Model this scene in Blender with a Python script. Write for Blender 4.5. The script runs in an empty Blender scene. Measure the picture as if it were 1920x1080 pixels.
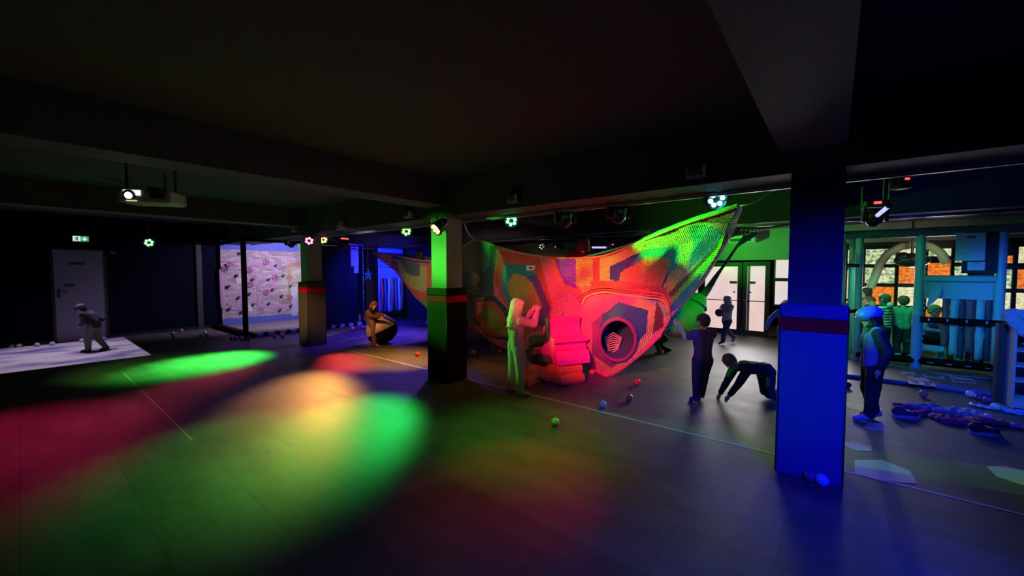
import bpy, bmesh, math, random
import numpy as np
from mathutils import Vector, Matrix
random.seed(7); np.random.seed(7)
PI = math.pi
S = bpy.context.scene
COL = S.collection
R = math.radians

# ------------------------------------------------------------------ camera
FPX = 748.0; EYE = 1.55
PITCH = math.atan(34 / FPX); YAW = R(39.0)
cam_d = bpy.data.cameras.new('camera'); cam_d.sensor_width = 36; cam_d.lens = 36 * FPX / 1920
cam_d.clip_start = 0.05; cam_d.clip_end = 200
cam = bpy.data.objects.new('camera', cam_d); COL.objects.link(cam)
cam.location = (0, 0, EYE); cam.rotation_euler = (PI / 2 - PITCH, 0, YAW)
S.camera = cam

# ------------------------------------------------------------------ world / exposure
w = bpy.data.worlds.new('world'); S.world = w; w.use_nodes = True
w.node_tree.nodes['Background'].inputs[0].default_value = (0.5, 0.55, 0.7, 1)
w.node_tree.nodes['Background'].inputs[1].default_value = 0.0
S.view_settings.view_transform = 'Standard'; S.view_settings.look = 'None'
S.view_settings.exposure = 0.0; S.view_settings.gamma = 1.0
S.view_settings.use_curve_mapping = False

# room axes: x runs along the row of pillars, y towards the glazed doors, z up
_fw = np.array([-math.sin(YAW), math.cos(YAW), 0]); _rt = np.array([math.cos(YAW), math.sin(YAW), 0])
_up0 = np.array([0, 0, 1.0])
_f = _fw * math.cos(PITCH) - _up0 * math.sin(PITCH); _u = _up0 * math.cos(PITCH) + _fw * math.sin(PITCH)
_O = np.array([0, 0, EYE])
def _ray(x, y): return _f + _rt * (x - 960) / FPX + _u * (540 - y) / FPX
def AZ(x, y, z=0.0): d = _ray(x, y); return Vector(_O + d * (z - EYE) / d[2])
def AY(x, y, v): d = _ray(x, y); return Vector(_O + d * v / d[1])
def AX(x, y, v): d = _ray(x, y); return Vector(_O + d * v / d[0])

# ------------------------------------------------------------------ lights
def spot(name, loc, aim, color, watts, angle, blend=0.9, size=0.06, parent=None, ray=None):
    l = bpy.data.lights.new(name, 'SPOT'); l.color = color; l.energy = watts
    l.spot_size = R(angle); l.spot_blend = blend; l.shadow_soft_size = size
    o = bpy.data.objects.new(name, l); COL.objects.link(o)
    o.location = loc; d = Vector(aim) - Vector(loc)
    o.rotation_euler = d.to_track_quat('-Z', 'Y').to_euler()
    return o
GREEN = (0.06, 1, 0.10); RED = (1, 0.03, 0.05); BLUE = (0.02, 0.04, 1); AMBER = (1, 0.42, 0.08)
MAG = (1, 0.10, 0.35); CYAN = (0.04, 0.75, 0.75); VIO = (0.30, 0.12, 1)
# pools of light on the floor, and added accent spots, many with no fixture modelled
spot('spot_green_far', (-8.9, 3.35, 2.18), (-8.2, 2.05, 0), GREEN, 3200, 42, 1, .1)
spot('spot_green_far_edge', (-7.6, 0.4, 2.3), (-8.4, 1.2, 0), (.3, 1, .1), 90, 50, 1, .1)
spot('spot_magenta_near', (-7.0, 0.6, 2.3), (-5.8, -0.2, 0), (1, .02, .13), 220, 64, 1, .2)
spot('spot_pink', (-9.02, 4.1, 2.05), (-6.5, 1.6, 0), (1, .10, .22), 900, 26, 1, .1)
spot('spot_orange', (-8.39, 4.1, 2.05), (-5.1, 2.1, 0), AMBER, 1300, 24, 1, .1)
spot('spot_red_floor', (-8.6, 4.1, 2.1), (-6.5, 3.35, 0), RED, 1300, 25, .8)
spot('spot_amber', (-4.75, 4.2, 2.05), (-5.85, 4.1, 0), AMBER, 620, 52, 1)
spot('spot_amber_behind', (-5.0, 4.9, 1.95), (-4.1, 4.85, 0), AMBER, 300, 50, 1)
spot('spot_green_mid', (-5.52, 4.1, 2.05), (-3.8, 2.05, 0), (0.02, 1, 0.10), 1250, 29, 1, .1)
spot('spot_green_near', (-5.0, 2.2, 2.3), (-4.0, 1.25, 0), (0.02, 1, 0.06), 210, 50, 1, .1)
spot('spot_green_front', (-2.1, 2.6, 2.38), (-2.2, 2.95, 0), (.16, 1, .03), 80, 56, 1, .05)
spot('fill_girl_soft', (-0.6, 0.4, 2.3), (-3.0, 3.8, 0.7), (1, .72, .62), 60, 16, 1, .1)  # added fill for the girl, no lamp of its own
spot('spot_red_near', (-2.0, 3.9, 2.15), (-1.8, 2.3, 0), (1, .02, .01), 95, 34, 1, .1)
spot('spot_green_left', (-10.75, 1.67, 2.05), (-2.2, 4.05, 0.95), (.07, 1, .05), 4200, 13, .6, .05)
spot('spot_green_net', (-3.25, 4.14, 2.05), (-1.05, 4.75, 1.88), (.07, 1, .04), 1300, 32, .8, .05)
spot('spot_green_pillar', (-6.2, 0.9, 2.0), (-4.25, 3.6, 1.82), (.07, 1, .05), 760, 18, .8, .05)
spot('spot_red_net', (-1.6, 0.9, 2.15), (-2.5, 4.9, 1.02), (1, .03, .13), 2000, 30, 1, .05)
spot('spot_blue_pillar', (1.5, 0.9, 1.9), (-0.1, 3.6, 0.7), (.006, .008, 1), 640, 48, 1)
spot('spot_blue_floor', (2.1, 2.6, 2.2), (0.8, 1.9, 0), (.012, .04, 1), 340, 72, 1)
spot('spot_blue_crawl', (-0.7, 1.0, 2.2), (-0.75, 5.1, .3), (.03, .05, 1), 60, 17, 1)
spot('spot_blue_right', (0.5, 4.3, 2.15), (0.6, 5.9, 0.3), (.015, .04, 1), 110, 80, 1)
spot('spot_blue_shelf', (1.0, 4.3, 2.15), (1.75, 7.2, 0.5), (.02, .13, 1), 300, 44, 1)
spot('spot_cyan', (-0.87, 4.1, 2.15), (0.9, 8.6, 1.1), (.02, .85, .50), 480, 27, .8)
spot('spot_blue_cage', (1.6, 4.6, 2.15), (2.0, 8.7, 1.2), (.02, .10, 1), 330, 26, 1)
spot('spot_blue_beam', (.75, 5.6, 2.1), (1.1, 7.15, 2.4), (.03, .03, 1), 8, 90, 1)
spot('spot_green_ceiling', (-1.7, 4.7, 2.1), (-1.1, 7.1, 2.6), (.10, 1, .06), 45, 95, 1)
spot('daylight_fill_beam', (1.3, 10.3, 1.4), (1.3, 7.6, 2.25), (1, .95, .95), 45, 90, 1, .3)  # added spot inside the room, standing in for window light on the beam
spot('spot_green_kids', (0.55, 8.85, 2.05), (0.8, 9.5, 0.9), (.03, 1, .42), 60, 90, .8)
spot('fill_green_pod', (-0.3, 5.2, 2.1), (-1.9, 6.0, .75), (.05, 1, .10), 75, 40, 1)  # added to brighten the pod, no fixture
spot('spot_inner_warm', (1.4, 9.2, 2.05), (0.9, 10.3, 1.6), (1, .85, .6), 9, 120, 1, .2)
spot('spot_green_wall', (-2.6, 8.6, 1.7), (-1.3, 10.7, 2.2), (.04, 1, .05), 160, 60, 1)
spot('spot_blue_booth', (-8.6, 5.0, 2.15), (-10.4, 6.9, 0.9), (.02, .02, 1), 520, 84, .8)
spot('spot_violet_floor', (-8.0, 6.6, 2.15), (-8.3, 5.4, 0), (.10, .04, 1), 760, 80, 1)
spot('spot_violet_floor_near', (-5.0, 4.3, 2.15), (-4.8, 3.0, 0), (.22, .10, 1), 170, 80, 1)
spot('spot_blue_strips', (-8.3, 6.6, 2.1), (-10.5, 7.0, 1.4), (.04, .08, 1), 420, 60, 1)
spot('spot_booth_projection', (-10.95, 4.9, 2.2), (-12.95, 4.8, 0.9), (.80, .62, 1), 210, 130, .5)
spot('spot_booth_green', (-11.0, 5.7, 2.2), (-12.95, 5.28, 1.2), (.55, 1, .15), 60, 26, .4)
spot('spot_warm_hug', (-6.6, 2.6, 2.2), (-7.4, 4.6, 0.5), (1, .42, .18), 300, 24, 1)
spot('spot_warm_pillar', (-7.2, 1.2, 2.0), (-8.45, 3.6, 0.7), (1, .6, .25), 420, 22, 1)
spot('fill_neutral_arm', (-6.9, 2.6, 2.1), (-6.6, 5.4, 1.6), (1, .9, .7), 130, 44, 1)  # added neutral fill to show the colours of the net arm
spot('fill_neutral_net', (-2.4, 0.7, 2.15), (-3.75, 5.0, 1.15), (1, .80, .60), 190, 24, 1)  # added neutral fill for the left of the net
spot('fill_neutral_net_right', (-0.9, 0.7, 2.15), (-1.9, 5.0, 1.0), (.9, .9, .85), 130, 30, 1)  # added neutral fill for the right of the net
spot('fill_dim_ceiling', (-3.0, 1.8, 0.35), (-3.2, 1.6, 2.7), (1, .6, .35), 11, 165, 1, .5)  # added unseen fill near the floor, lifts the ceiling
# added spots inside the glass, standing in for daylight from doors and windows
spot('daylight_fill_doors', (-1.7, 10.3, 1.2), (-1.0, 5.2, 0.0), (1, .93, .95), 260, 80, 1, .8)
spot('daylight_fill_floor', (-1.7, 10.4, 1.5), (-1.4, 7.6, 0.0), (1, .95, .95), 60, 130, 1, .45)
spot('daylight_fill_window', (0.25, 10.5, 1.3), (-0.3, 3.4, 0.0), (.9, .93, 1), 300, 60, 1, .3)

# ------------------------------------------------------------------ materials
MATS = {}
def mat(name, color, rough=0.6, metal=0.0, bump=0.0, bscale=40.0, emit=0.0, ecol=None, var=0.0, vscale=6.0, spec=None, coat=0.0):
    if name in MATS: return MATS[name]
    m = bpy.data.materials.new(name); m.use_nodes = True; MATS[name] = m
    nt = m.node_tree; b = nt.nodes['Principled BSDF']
    b.inputs['Base Color'].default_value = (*color, 1); b.inputs['Roughness'].default_value = rough
    b.inputs['Metallic'].default_value = metal
    if spec is not None: b.inputs['Specular IOR Level'].default_value = spec
    if coat: b.inputs['Coat Weight'].default_value = coat
    tc = nt.nodes.new('ShaderNodeTexCoord')
    if var:
        n = nt.nodes.new('ShaderNodeTexNoise'); n.inputs['Scale'].default_value = vscale; n.inputs['Detail'].default_value = 5
        nt.links.new(tc.outputs['Object'], n.inputs['Vector'])
        mx = nt.nodes.new('ShaderNodeMix'); mx.data_type = 'RGBA'
        mx.inputs['A'].default_value = (*[c * (1 - var) for c in color], 1); mx.inputs['B'].default_value = (*[min(1, c * (1 + var)) for c in color], 1)
        nt.links.new(n.outputs['Fac'], mx.inputs['Factor']); nt.links.new(mx.outputs['Result'], b.inputs['Base Color'])
    if bump:
        n = nt.nodes.new('ShaderNodeTexNoise'); n.inputs['Scale'].default_value = bscale; n.inputs['Detail'].default_value = 3
        nt.links.new(tc.outputs['Object'], n.inputs['Vector'])
        bp = nt.nodes.new('ShaderNodeBump'); bp.inputs['Strength'].default_value = bump; bp.inputs['Distance'].default_value = 0.01
        nt.links.new(n.outputs['Fac'], bp.inputs['Height']); nt.links.new(bp.outputs['Normal'], b.inputs['Normal'])
    if emit:
        b.inputs['Emission Color'].default_value = (*(ecol or color), 1); b.inputs['Emission Strength'].default_value = emit
    return m

def nodes_of(m):
    nt = m.node_tree; return nt, nt.nodes, nt.links, nt.nodes['Principled BSDF']

def floor_mat():
    m = bpy.data.materials.new('vinyl_tiles'); m.use_nodes = True; nt, N, L, b = nodes_of(m)
    tc = N.new('ShaderNodeTexCoord')
    mp = N.new('ShaderNodeMapping'); mp.inputs['Location'].default_value = (0.2, 0.05, 0)
    L.new(tc.outputs['Object'], mp.inputs['Vector'])
    br = N.new('ShaderNodeTexBrick'); br.inputs['Scale'].default_value = 1.0; br.offset = 0.5
    br.inputs['Brick Width'].default_value = 1.0; br.inputs['Row Height'].default_value = 0.5
    br.inputs['Mortar Size'].default_value = 0.003; br.inputs['Mortar Smooth'].default_value = 0.2
    br.inputs['Color1'].default_value = (0.135, 0.13, 0.125, 1); br.inputs['Color2'].default_value = (0.165, 0.16, 0.155, 1)
    br.inputs['Mortar'].default_value = (0.105, 0.10, 0.095, 1); L.new(mp.outputs[0], br.inputs['Vector'])
    n = N.new('ShaderNodeTexNoise'); n.inputs['Scale'].default_value = 2.2; n.inputs['Detail'].default_value = 8; n.inputs['Roughness'].default_value = .65
    mp2 = N.new('ShaderNodeMapping'); mp2.inputs['Scale'].default_value = (.8, 2.2, 1); L.new(tc.outputs['Object'], mp2.inputs['Vector']); L.new(mp2.outputs[0], n.inputs['Vector'])
    mx = N.new('ShaderNodeMix'); mx.data_type = 'RGBA'; mx.blend_type = 'MULTIPLY'; mx.inputs['Factor'].default_value = 0.8
    cr = N.new('ShaderNodeValToRGB'); cr.color_ramp.elements[0].position = .3; cr.color_ramp.elements[0].color = (.5, .5, .5, 1); cr.color_ramp.elements[1].position = .72; cr.color_ramp.elements[1].color = (1.15, 1.15, 1.15, 1)
    L.new(n.outputs['Fac'], cr.inputs[0]); L.new(br.outputs['Color'], mx.inputs['A']); L.new(cr.outputs[0], mx.inputs['B']); L.new(mx.outputs['Result'], b.inputs['Base Color'])
    mr = N.new('ShaderNodeMapRange'); mr.inputs['To Min'].default_value = .42; mr.inputs['To Max'].default_value = .62; L.new(n.outputs['Fac'], mr.inputs['Value']); L.new(mr.outputs[0], b.inputs['Roughness'])
    bp = N.new('ShaderNodeBump'); bp.inputs['Strength'].default_value = .35; bp.inputs['Distance'].default_value = .004; bp.invert = True
    L.new(br.outputs['Fac'], bp.inputs['Height']); L.new(bp.outputs[0], b.inputs['Normal'])
    b.inputs['Specular IOR Level'].default_value = .22
    return m

# ------------------------------------------------------------------ mesh building
class MB:
    def __init__(self): self.v = []; self.f = []; self.sm = []; self.cuts = []
    def _add(self, vs, fs, smooth=False):
        n = len(self.v); self.v += [tuple(p) for p in vs]
        self.f += [[i + n for i in f] for f in fs]; self.sm += [smooth] * len(fs); return self
    def box(self, a, b, bev=0.0, rot=None, piv=None):
        x0, y0, z0 = [min(a[i], b[i]) for i in range(3)]; x1, y1, z1 = [max(a[i], b[i]) for i in range(3)]
        if bev:
            bm = bmesh.new(); bmesh.ops.create_cube(bm, size=1)
            for v in bm.verts: v.co = Vector(((x0 + x1) / 2 + v.co.x * (x1 - x0), (y0 + y1) / 2 + v.co.y * (y1 - y0), (z0 + z1) / 2 + v.co.z * (z1 - z0)))
            bmesh.ops.bevel(bm, geom=bm.edges[:], offset=min(bev, .49 * min(x1 - x0, y1 - y0, z1 - z0)), segments=2, affect='EDGES', profile=.6)
            vs = [v.co.copy() for v in bm.verts]; fs = [[v.index for v in f.verts] for f in bm.faces]; bm.free()
        else:
            vs = [Vector(p) for p in ((x0, y0, z0), (x1, y0, z0), (x1, y1, z0), (x0, y1, z0), (x0, y0, z1), (x1, y0, z1), (x1, y1, z1), (x0, y1, z1))]
            fs = [(0, 3, 2, 1), (4, 5, 6, 7), (0, 1, 5, 4), (1, 2, 6, 5), (2, 3, 7, 6), (3, 0, 4, 7)]
        if rot is not None:
            p = Vector(piv or ((x0 + x1) / 2, (y0 + y1) / 2, (z0 + z1) / 2)); vs = [rot @ (v - p) + p for v in vs]
        return self._add(vs, fs)
    def cyl(self, p0, p1, r0, r1=None, n=16, smooth=True, cap=True):
        r1 = r0 if r1 is None else r1; p0 = Vector(p0); p1 = Vector(p1); d = (p1 - p0).normalized()
        q = d.to_track_quat('Z', 'Y'); vs = []
        for p, r in ((p0, r0), (p1, r1)):
            for k in range(n): a = 2 * PI * k / n; vs.append(p + q @ Vector((r * math.cos(a), r * math.sin(a), 0)))
        fs = [(k, (k + 1) % n, n + (k + 1) % n, n + k) for k in range(n)]
        self._add(vs, fs, smooth)
        if cap: 
            self._add(vs[:n], [list(range(n))[::-1]]); self._add(vs[n:], [list(range(n))])
        return self
    def tube(self, pts, r, n=8, closed=False):
        P = [Vector(p) for p in pts]; m = len(P); rr = r if hasattr(r, '__len__') else [r] * m
        vs = []; up = Vector((0, 0, 1)); prev = None
        for i in range(m):
            a = P[(i - 1) % m] if (closed or i > 0) else P[i]; b = P[(i + 1) % m] if (closed or i < m - 1) else P[i]
            t = (b - a).normalized()
            if prev is None: prev = t.cross(up if abs(t.z) < .9 else Vector((1, 0, 0))).normalized()
            s = (prev - t * prev.dot(t)).normalized(); prev = s; c = t.cross(s)
            for k in range(n): an = 2 * PI * k / n; vs.append(P[i] + (s * math.cos(an) + c * math.sin(an)) * rr[i])
        fs = []
        for i in range(m if closed else m - 1):
            j = (i + 1) % m
            for k in range(n): fs.append((i * n + k, i * n + (k + 1) % n, j * n + (k + 1) % n, j * n + k))
        self._add(vs, fs, True)
        if not closed: self._add(vs[:n], [list(range(n))[::-1]]); self._add(vs[-n:], [list(range(n))])
        return self
    def ball(self, c, r, n=16, m=10, sc=(1, 1, 1), rot=None):
        c = Vector(c); vs = [Vector((0, 0, -1))]
        for i in range(1, m):
            a = -PI / 2 + PI * i / m
            for k in range(n): b = 2 * PI * k / n; vs.append(Vector((math.cos(a) * math.cos(b), math.cos(a) * math.sin(b), math.sin(a))))
        vs.append(Vector((0, 0, 1))); e = len(vs) - 1
        fs = [(0, 1 + (k + 1) % n, 1 + k) for k in range(n)]
        for i in range(m - 2):
            for k in range(n): fs.append((1 + i * n + k, 1 + i * n + (k + 1) % n, 1 + (i + 1) * n + (k + 1) % n, 1 + (i + 1) * n + k))
        fs += [(e, 1 + (m - 2) * n + k, 1 + (m - 2) * n + (k + 1) % n) for k in range(n)]
        out = []
        for v in vs:
            v = Vector((v.x * sc[0] * r, v.y * sc[1] * r, v.z * sc[2] * r))
            if rot is not None: v = rot @ v
            out.append(v + c)
        return self._add(out, fs, True)
    def lathe(self, prof, c=(0, 0, 0), n=24, rot=None, smooth=True):
        vs = []; c = Vector(c)
        for r, z in prof:
            for k in range(n):
                v = Vector((r * math.cos(2 * PI * k / n), r * math.sin(2 * PI * k / n), z))
                if rot is not None: v = rot @ v
                vs.append(v + c)
        fs = []
        for i in range(len(prof) - 1):
            for k in range(n): fs.append((i * n + k, i * n + (k + 1) % n, (i + 1) * n + (k + 1) % n, (i + 1) * n + k))
        self._add(vs, fs, smooth)
        self._add(vs[:n], [list(range(n))[::-1]]); self._add(vs[-n:], [list(range(n))]); return self
    def prism(self, poly, origin, ax, ay, ext):
        o = Vector(origin); ax = Vector(ax); ay = Vector(ay); e = Vector(ext); n = len(poly)
        vs = [o + ax * p[0] + ay * p[1] for p in poly]; vs += [v + e for v in vs]
        fs = [list(range(n))[::-1], list(range(n, 2 * n))] + [(k, (k + 1) % n, n + (k + 1) % n, n + k) for k in range(n)]
        return self._add(vs, fs)
    def quadpanel(self, pts, nrm, th):
        vs = [Vector(p) for p in pts]; n = len(vs); e = Vector(nrm).normalized() * th
        vs2 = vs + [v + e for v in vs]
        return self._add(vs2, [list(range(n))[::-1], list(range(n, 2 * n))] + [(k, (k + 1) % n, n + (k + 1) % n, n + k) for k in range(n)])
    def build(self, name, material, parent=None, world=False, fix=True):
        me = bpy.data.meshes.new(name)
        vs = self.v
        if world and parent is not None:
            inv = (Matrix.Translation(parent.location) @ Matrix.Rotation(parent.rotation_euler.z, 4, 'Z')).inverted()
            vs = [tuple(inv @ Vector(p)) for p in vs]
        me.from_pydata(vs, [], self.f)
        me.polygons.foreach_set('use_smooth', self.sm)
        if fix:
            bm = bmesh.new(); bm.from_mesh(me); bmesh.ops.remove_doubles(bm, verts=bm.verts, dist=1e-5)
            bmesh.ops.recalc_face_normals(bm, faces=bm.faces); 
            for e in bm.edges:
                if len(e.link_faces) == 2 and e.calc_face_angle(0) > R(40): e.smooth = False
            bm.to_mesh(me); bm.free()
        ms = material if isinstance(material, (list, tuple)) else [material]
        for m in ms: me.materials.append(m)
        o = bpy.data.objects.new(name, me); COL.objects.link(o)
        if parent is not None: o.parent = parent
        return o

def thing(name, label, cat, loc=(0, 0, 0), rz=0.0, group=None):
    o = bpy.data.objects.new(name, None); COL.objects.link(o); o.empty_display_size = .05
    o.location = loc; o.rotation_euler = (0, 0, rz); return tag(o, label, cat, group)
def tag(o, label, cat, group=None, kind=None):
    o['label'] = label; o['category'] = cat
    if group: o['group'] = group
    if kind: o['kind'] = kind
    return o
def struct(name, mb, m, label=None, **k):
    o = mb.build(name, m, **k); o['kind'] = 'structure'
    if label: o['label'] = label; o['category'] = name.split('_')[0]
    return o
def bevel(o, w=.01, seg=2):
    b = o.modifiers.new('bevel', 'BEVEL'); b.width = w; b.segments = seg; b.limit_method = 'ANGLE'; b.angle_limit = R(35); return o
def copy_tree(o, parent=None):
    c = o.copy(); COL.objects.link(c); c.parent = parent
    for ch in [x for x in o.children]: copy_tree(ch, c)
    return c

# common materials
M_paint = mat('dark_ceiling_paint', (.05, .042, .042), .85, bump=.1, bscale=60, var=.1)
M_beam = mat('grey_beam_paint', (.065, .055, .06), .8, bump=.1, bscale=60, var=.08)
M_col = mat('pillar_paint', (.34, .34, .34), .8, bump=.08, bscale=70)
M_pad = mat('black_vinyl_pad', (.012, .007, .007), .6, bump=.15, bscale=12, spec=.05)
M_redband = mat('red_vinyl_band', (.68, .006, .02), .6, bump=.1, bscale=20, spec=.03)
M_wall = mat('navy_wall_paint', (.005, .006, .02), .9, var=.1, spec=.05)
M_black = mat('black_paint', (.012, .012, .014), .6)
M_blackgloss = mat('black_plastic', (.02, .02, .022), .3)
M_metal = mat('steel', (.45, .45, .47), .35, .9)
M_dmetal = mat('dark_metal', (.10, .10, .11), .4, .8)
M_white = mat('white_plastic', (.75, .75, .76), .45)
M_paper = mat('white_paper', (.8, .8, .82), .8)
M_ink = mat('grey_ink', (.06, .06, .08), .8)
M_frame = mat('dark_door_frame', (.022, .022, .022), .45)
M_floor = floor_mat()

# ------------------------------------------------------------------ the room
struct('floor', MB().box((-14, -4, -.12), (5, 13, 0)), M_floor)
struct('ceiling', MB().box((-14, -4, 2.75), (5, 13, 2.9)), M_paint)
struct('wall_left', MB().box((-13.2, -4, 0), (-12.95, 13, 2.8)), M_wall)
struct('wall_back', MB().box((-14, -4.2, 0), (5, -4, 2.8)), M_wall)
struct('wall_right', MB().box((4.6, -4, 0), (4.85, 13, 2.8)), M_wall)
M_gwall = mat('pale_wall_paint', (.45, .45, .42), .75, bump=.05)
# far wall with openings for the doors and windows: built from its solid pieces
FY = 10.75
wf = MB()
wf.box((-13, FY, 0), (-2.95, FY + .2, 2.8)); wf.box((-2.95, FY, 1.78), (0.05, FY + .2, 2.8))
wf.box((-0.8, FY, 0), (0.05, FY + .2, 1.8)); wf.box((.05, FY, 0), (4.6, FY + .2, .42)); wf.box((.05, FY, 2.1), (4.6, FY + .2, 2.8))
struct('wall_far', wf, M_gwall)
wm = MB(); wm.box((-12.95, 7.75, 0), (-7.6, 7.95, 2.75)); struct('wall_partition', wm, mat('partition_paint', (.02, .022, .04), .8))
struct('wall_divider', MB().box((-7.6, 8.6, 0), (-3.2, 8.7, 2.75)), mat('green_black_paint', (.03, .05, .035), .8))
# beams
struct('trim_1', MB().box((-13, 3.60, 2.26), (4.6, 4.00, 2.75)), M_beam)
struct('trim_2', MB().box((-13, 7.15, 2.27), (4.6, 8.35, 2.75)), M_beam)
for k, x in enumerate((-8.6, -4.42, -.34)):
    struct('trim_%d' % (3 + k), MB().box((x, -4, 2.40), (x + .38, 3.6, 2.75)), M_beam)
    struct('trim_%d' % (6 + k), MB().box((x, 4.0, 2.40), (x + .38, 7.15, 2.75)), M_beam)
struct('baseboard_left', MB().box((-12.95, -4, 0), (-12.92, 7.7, .07)), M_black)
struct('trim_9', MB().box((-7.4, 3.94, 0), (4.4, 3.962, .002)), mat('pale_tape', (.55, .54, .5), .6), fix=True)
struct('trim_10', MB().box((-8.3, .93, 0), (-4.5, .945, .0015)), mat('seam_line', (.3, .3, .28), .6))

# pillars: painted concrete with a padded sleeve and a red band
def pillar(x0, x1, y0, y1, label, pad=None, shaft=None):
    cx, cy = (x0 + x1) / 2, (y0 + y1) / 2
    t = thing('padded_pillar', label, 'pillar', (cx, cy, 0), 0, 'pillars under the lighting beam')
    a, b = (x1 - x0) / 2, (y1 - y0) / 2
    MB().box((-a + .045, -b + .045, .0), (a - .045, b - .045, 2.262)).build('shaft', shaft or M_col, t)
    p = MB(); 
    p.box((-a, -b, 0.003), (a, b, 1.10), .018); p.box((-a, -b, 1.195), (a, b, 1.30), .018)
    p.build('pad', pad or M_pad, t)
    MB().box((-a - .003, -b - .003, 1.10), (a + .003, b + .003, 1.195), .006).build('red_band', M_redband, t)
    # seams of the padding: a welt down each corner
    s = MB()
    for sx in (-1, 1):
        for sy in (-1, 1): s.tube([(sx * (a - .004), sy * (b - .004), .01), (sx * (a - .004), sy * (b - .004), 1.29)], .006, 6)
    s.build('welt', M_black, t)
    return t
pillar(-8.62, -8.22, 3.62, 4.0, 'small looking pillar with black pad and bright red band, beside the lit climbing wall', mat('black_pad_warm_lit', (.07, .052, .04), .5, bump=.1, bscale=14))  # black pad, its colour browned to carry the warm light on it
pillar(-4.45, -4.05, 3.6, 3.98, 'middle pillar lit vivid green above its black pad')
pillar(-.32, .085, 3.6, 4.0, 'nearest pillar, lit deep blue, with a purple looking band', mat('blue_vinyl_pad', (.05, .03, .26), .5, bump=.1, bscale=14), mat('pillar_paint_blue_dimmed', (.045, .03, .09), .8))  # shaft: pillar paint darkened and blued to carry the dim blue light

# lighting rail along the beam
t = MB(); t.box((-12.5, 4.03, 2.225), (4.4, 4.07, 2.262))
t.box((-12.5, 4.0, 2.24), (4.4, 4.04, 2.255))
rail = t.build('lighting_rail', mat('rail_steel', (.35, .35, .37), .45, .6)); tag(rail, 'long thin metal lighting rail fixed under the ceiling beam', 'rail')
t2 = MB().box((-12, 7.05, 2.2), (4.4, 7.09, 2.24)); tag(t2.build('lighting_rail', M_dmetal), 'metal rail under the far beam behind the net', 'rail')

# ------------------------------------------------------------------ lamps
def par_can(loc, aim, col, strength, label, n=6, scale=1.0, watts=None, roof=2.232):
    loc = Vector(loc); d = (Vector(aim) - loc).normalized()
    t = thing('par_spotlight', label, 'spotlight', loc + Vector((0, 0, .0)), 0, 'coloured par spotlights')
    q = d.to_track_quat('Z', 'Y').to_matrix(); s = scale
    MB().lathe([(.035 * s, -.17 * s), (.06 * s, -.16 * s), (.085 * s, -.08 * s), (.09 * s, .0), (.098 * s, .005 * s), (.098 * s, .03 * s), (.086 * s, .03 * s), (.082 * s, .008 * s)], (0, 0, 0), 24, q).build('housing', M_blackgloss, t); hs_ = COL.objects[-1]
    y = MB(); top = Vector((0, 0, roof - loc.z))
    side = q @ Vector((1, 0, 0)); side.z = 0; side.normalize()
    y.tube([side * .105 * s + q @ Vector((0, 0, -.05)), side * .115 * s + Vector((0, 0, .12)), side * -.115 * s + Vector((0, 0, .12)), side * -.105 * s + q @ Vector((0, 0, -.05))], .008, 6)
    y.tube([Vector((0, 0, .12)), top], .012, 6)
    y.build('yoke', M_dmetal, t)
    c = MB(); c.tube([q @ Vector((0, 0, -.17 * s)), q @ Vector((0, .05, -.22 * s)), q @ Vector((.03, .08, -.1 * s)) + Vector((0, 0, .08)), top + Vector((.05, 0, 0))], .005, 6); c.build('cable', M_black, t)
    lm = mat('led_%.2f_%.2f_%.2f_%.0f' % (*col, strength), col, .3, emit=strength, ecol=col)
    for k in range(n):
        a = 2 * PI * k / n + .3
        MB().ball(q @ Vector((.052 * s * math.cos(a), .052 * s * math.sin(a), .018 * s)), .021 * s, 10, 6).build('led_lens', lm, hs_)
    if watts:
        l = spot('lamp_light', (0, 0, 0), (0, 0, -1), col, watts, 100, 1); l.parent = t; l.location = q @ Vector((0, 0, .06 * s)); l.rotation_euler = d.to_track_quat('-Z', 'Y').to_euler()
    return t
CAMP = Vector((0, 0, EYE))
def at_rail(x, y, dy=4.12): return AY(x, y, dy)
par_can(Vector((-10.80, 1.67, 2.10)), (-4, 2.2, 1.2), (.12, 1, .16), 9, 'green lit spotlight alone on the dark left wall, right of the exit sign', 6, roof=2.752)
par_can(AY(580, 451, 3.5), (-4.5, 1.0, .4), (1, .12, .45), 9, 'magenta pink lit spotlight left of the small pillar top', 6, roof=2.27)
par_can(at_rail(606, 449), (-4.6, 3.2, .0), (1, .60, .12), 9, 'yellow lit spotlight turned sideways at the small pillar top', 6)
par_can(at_rail(762, 433), (-2.8, 1.6, .2), (.16, 1, .12), 9, 'green lit spotlight between the small and the middle pillar', 6)
par_can(AY(819, 428, 3.5), (-4.6, 1.2, 0.2), (1, .50, .12), 9, 'amber lit spotlight angled downward at the middle pillar top', 6, roof=2.27)
par_can(at_rail(959, 413), (-1.6, 1.4, .4), (.10, 1, .35), 9, 'mint green lit spotlight hanging right of the middle pillar', 6)
par_can(AY(1342, 373, 4.12), (.35, 2.6, 1.2), (.22, .85, 1), 6, 'big icy cyan lit spotlight above the right end of the net', 6, 1.05)
par_can(Vector((-6.15, 8.2, 2.10)) * .9 + Vector((0, .6, .21)), (-1.5, 1, 1), (1, .8, .35), 8, 'small warm white lit spotlight seen over the net rim', 6)

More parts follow.
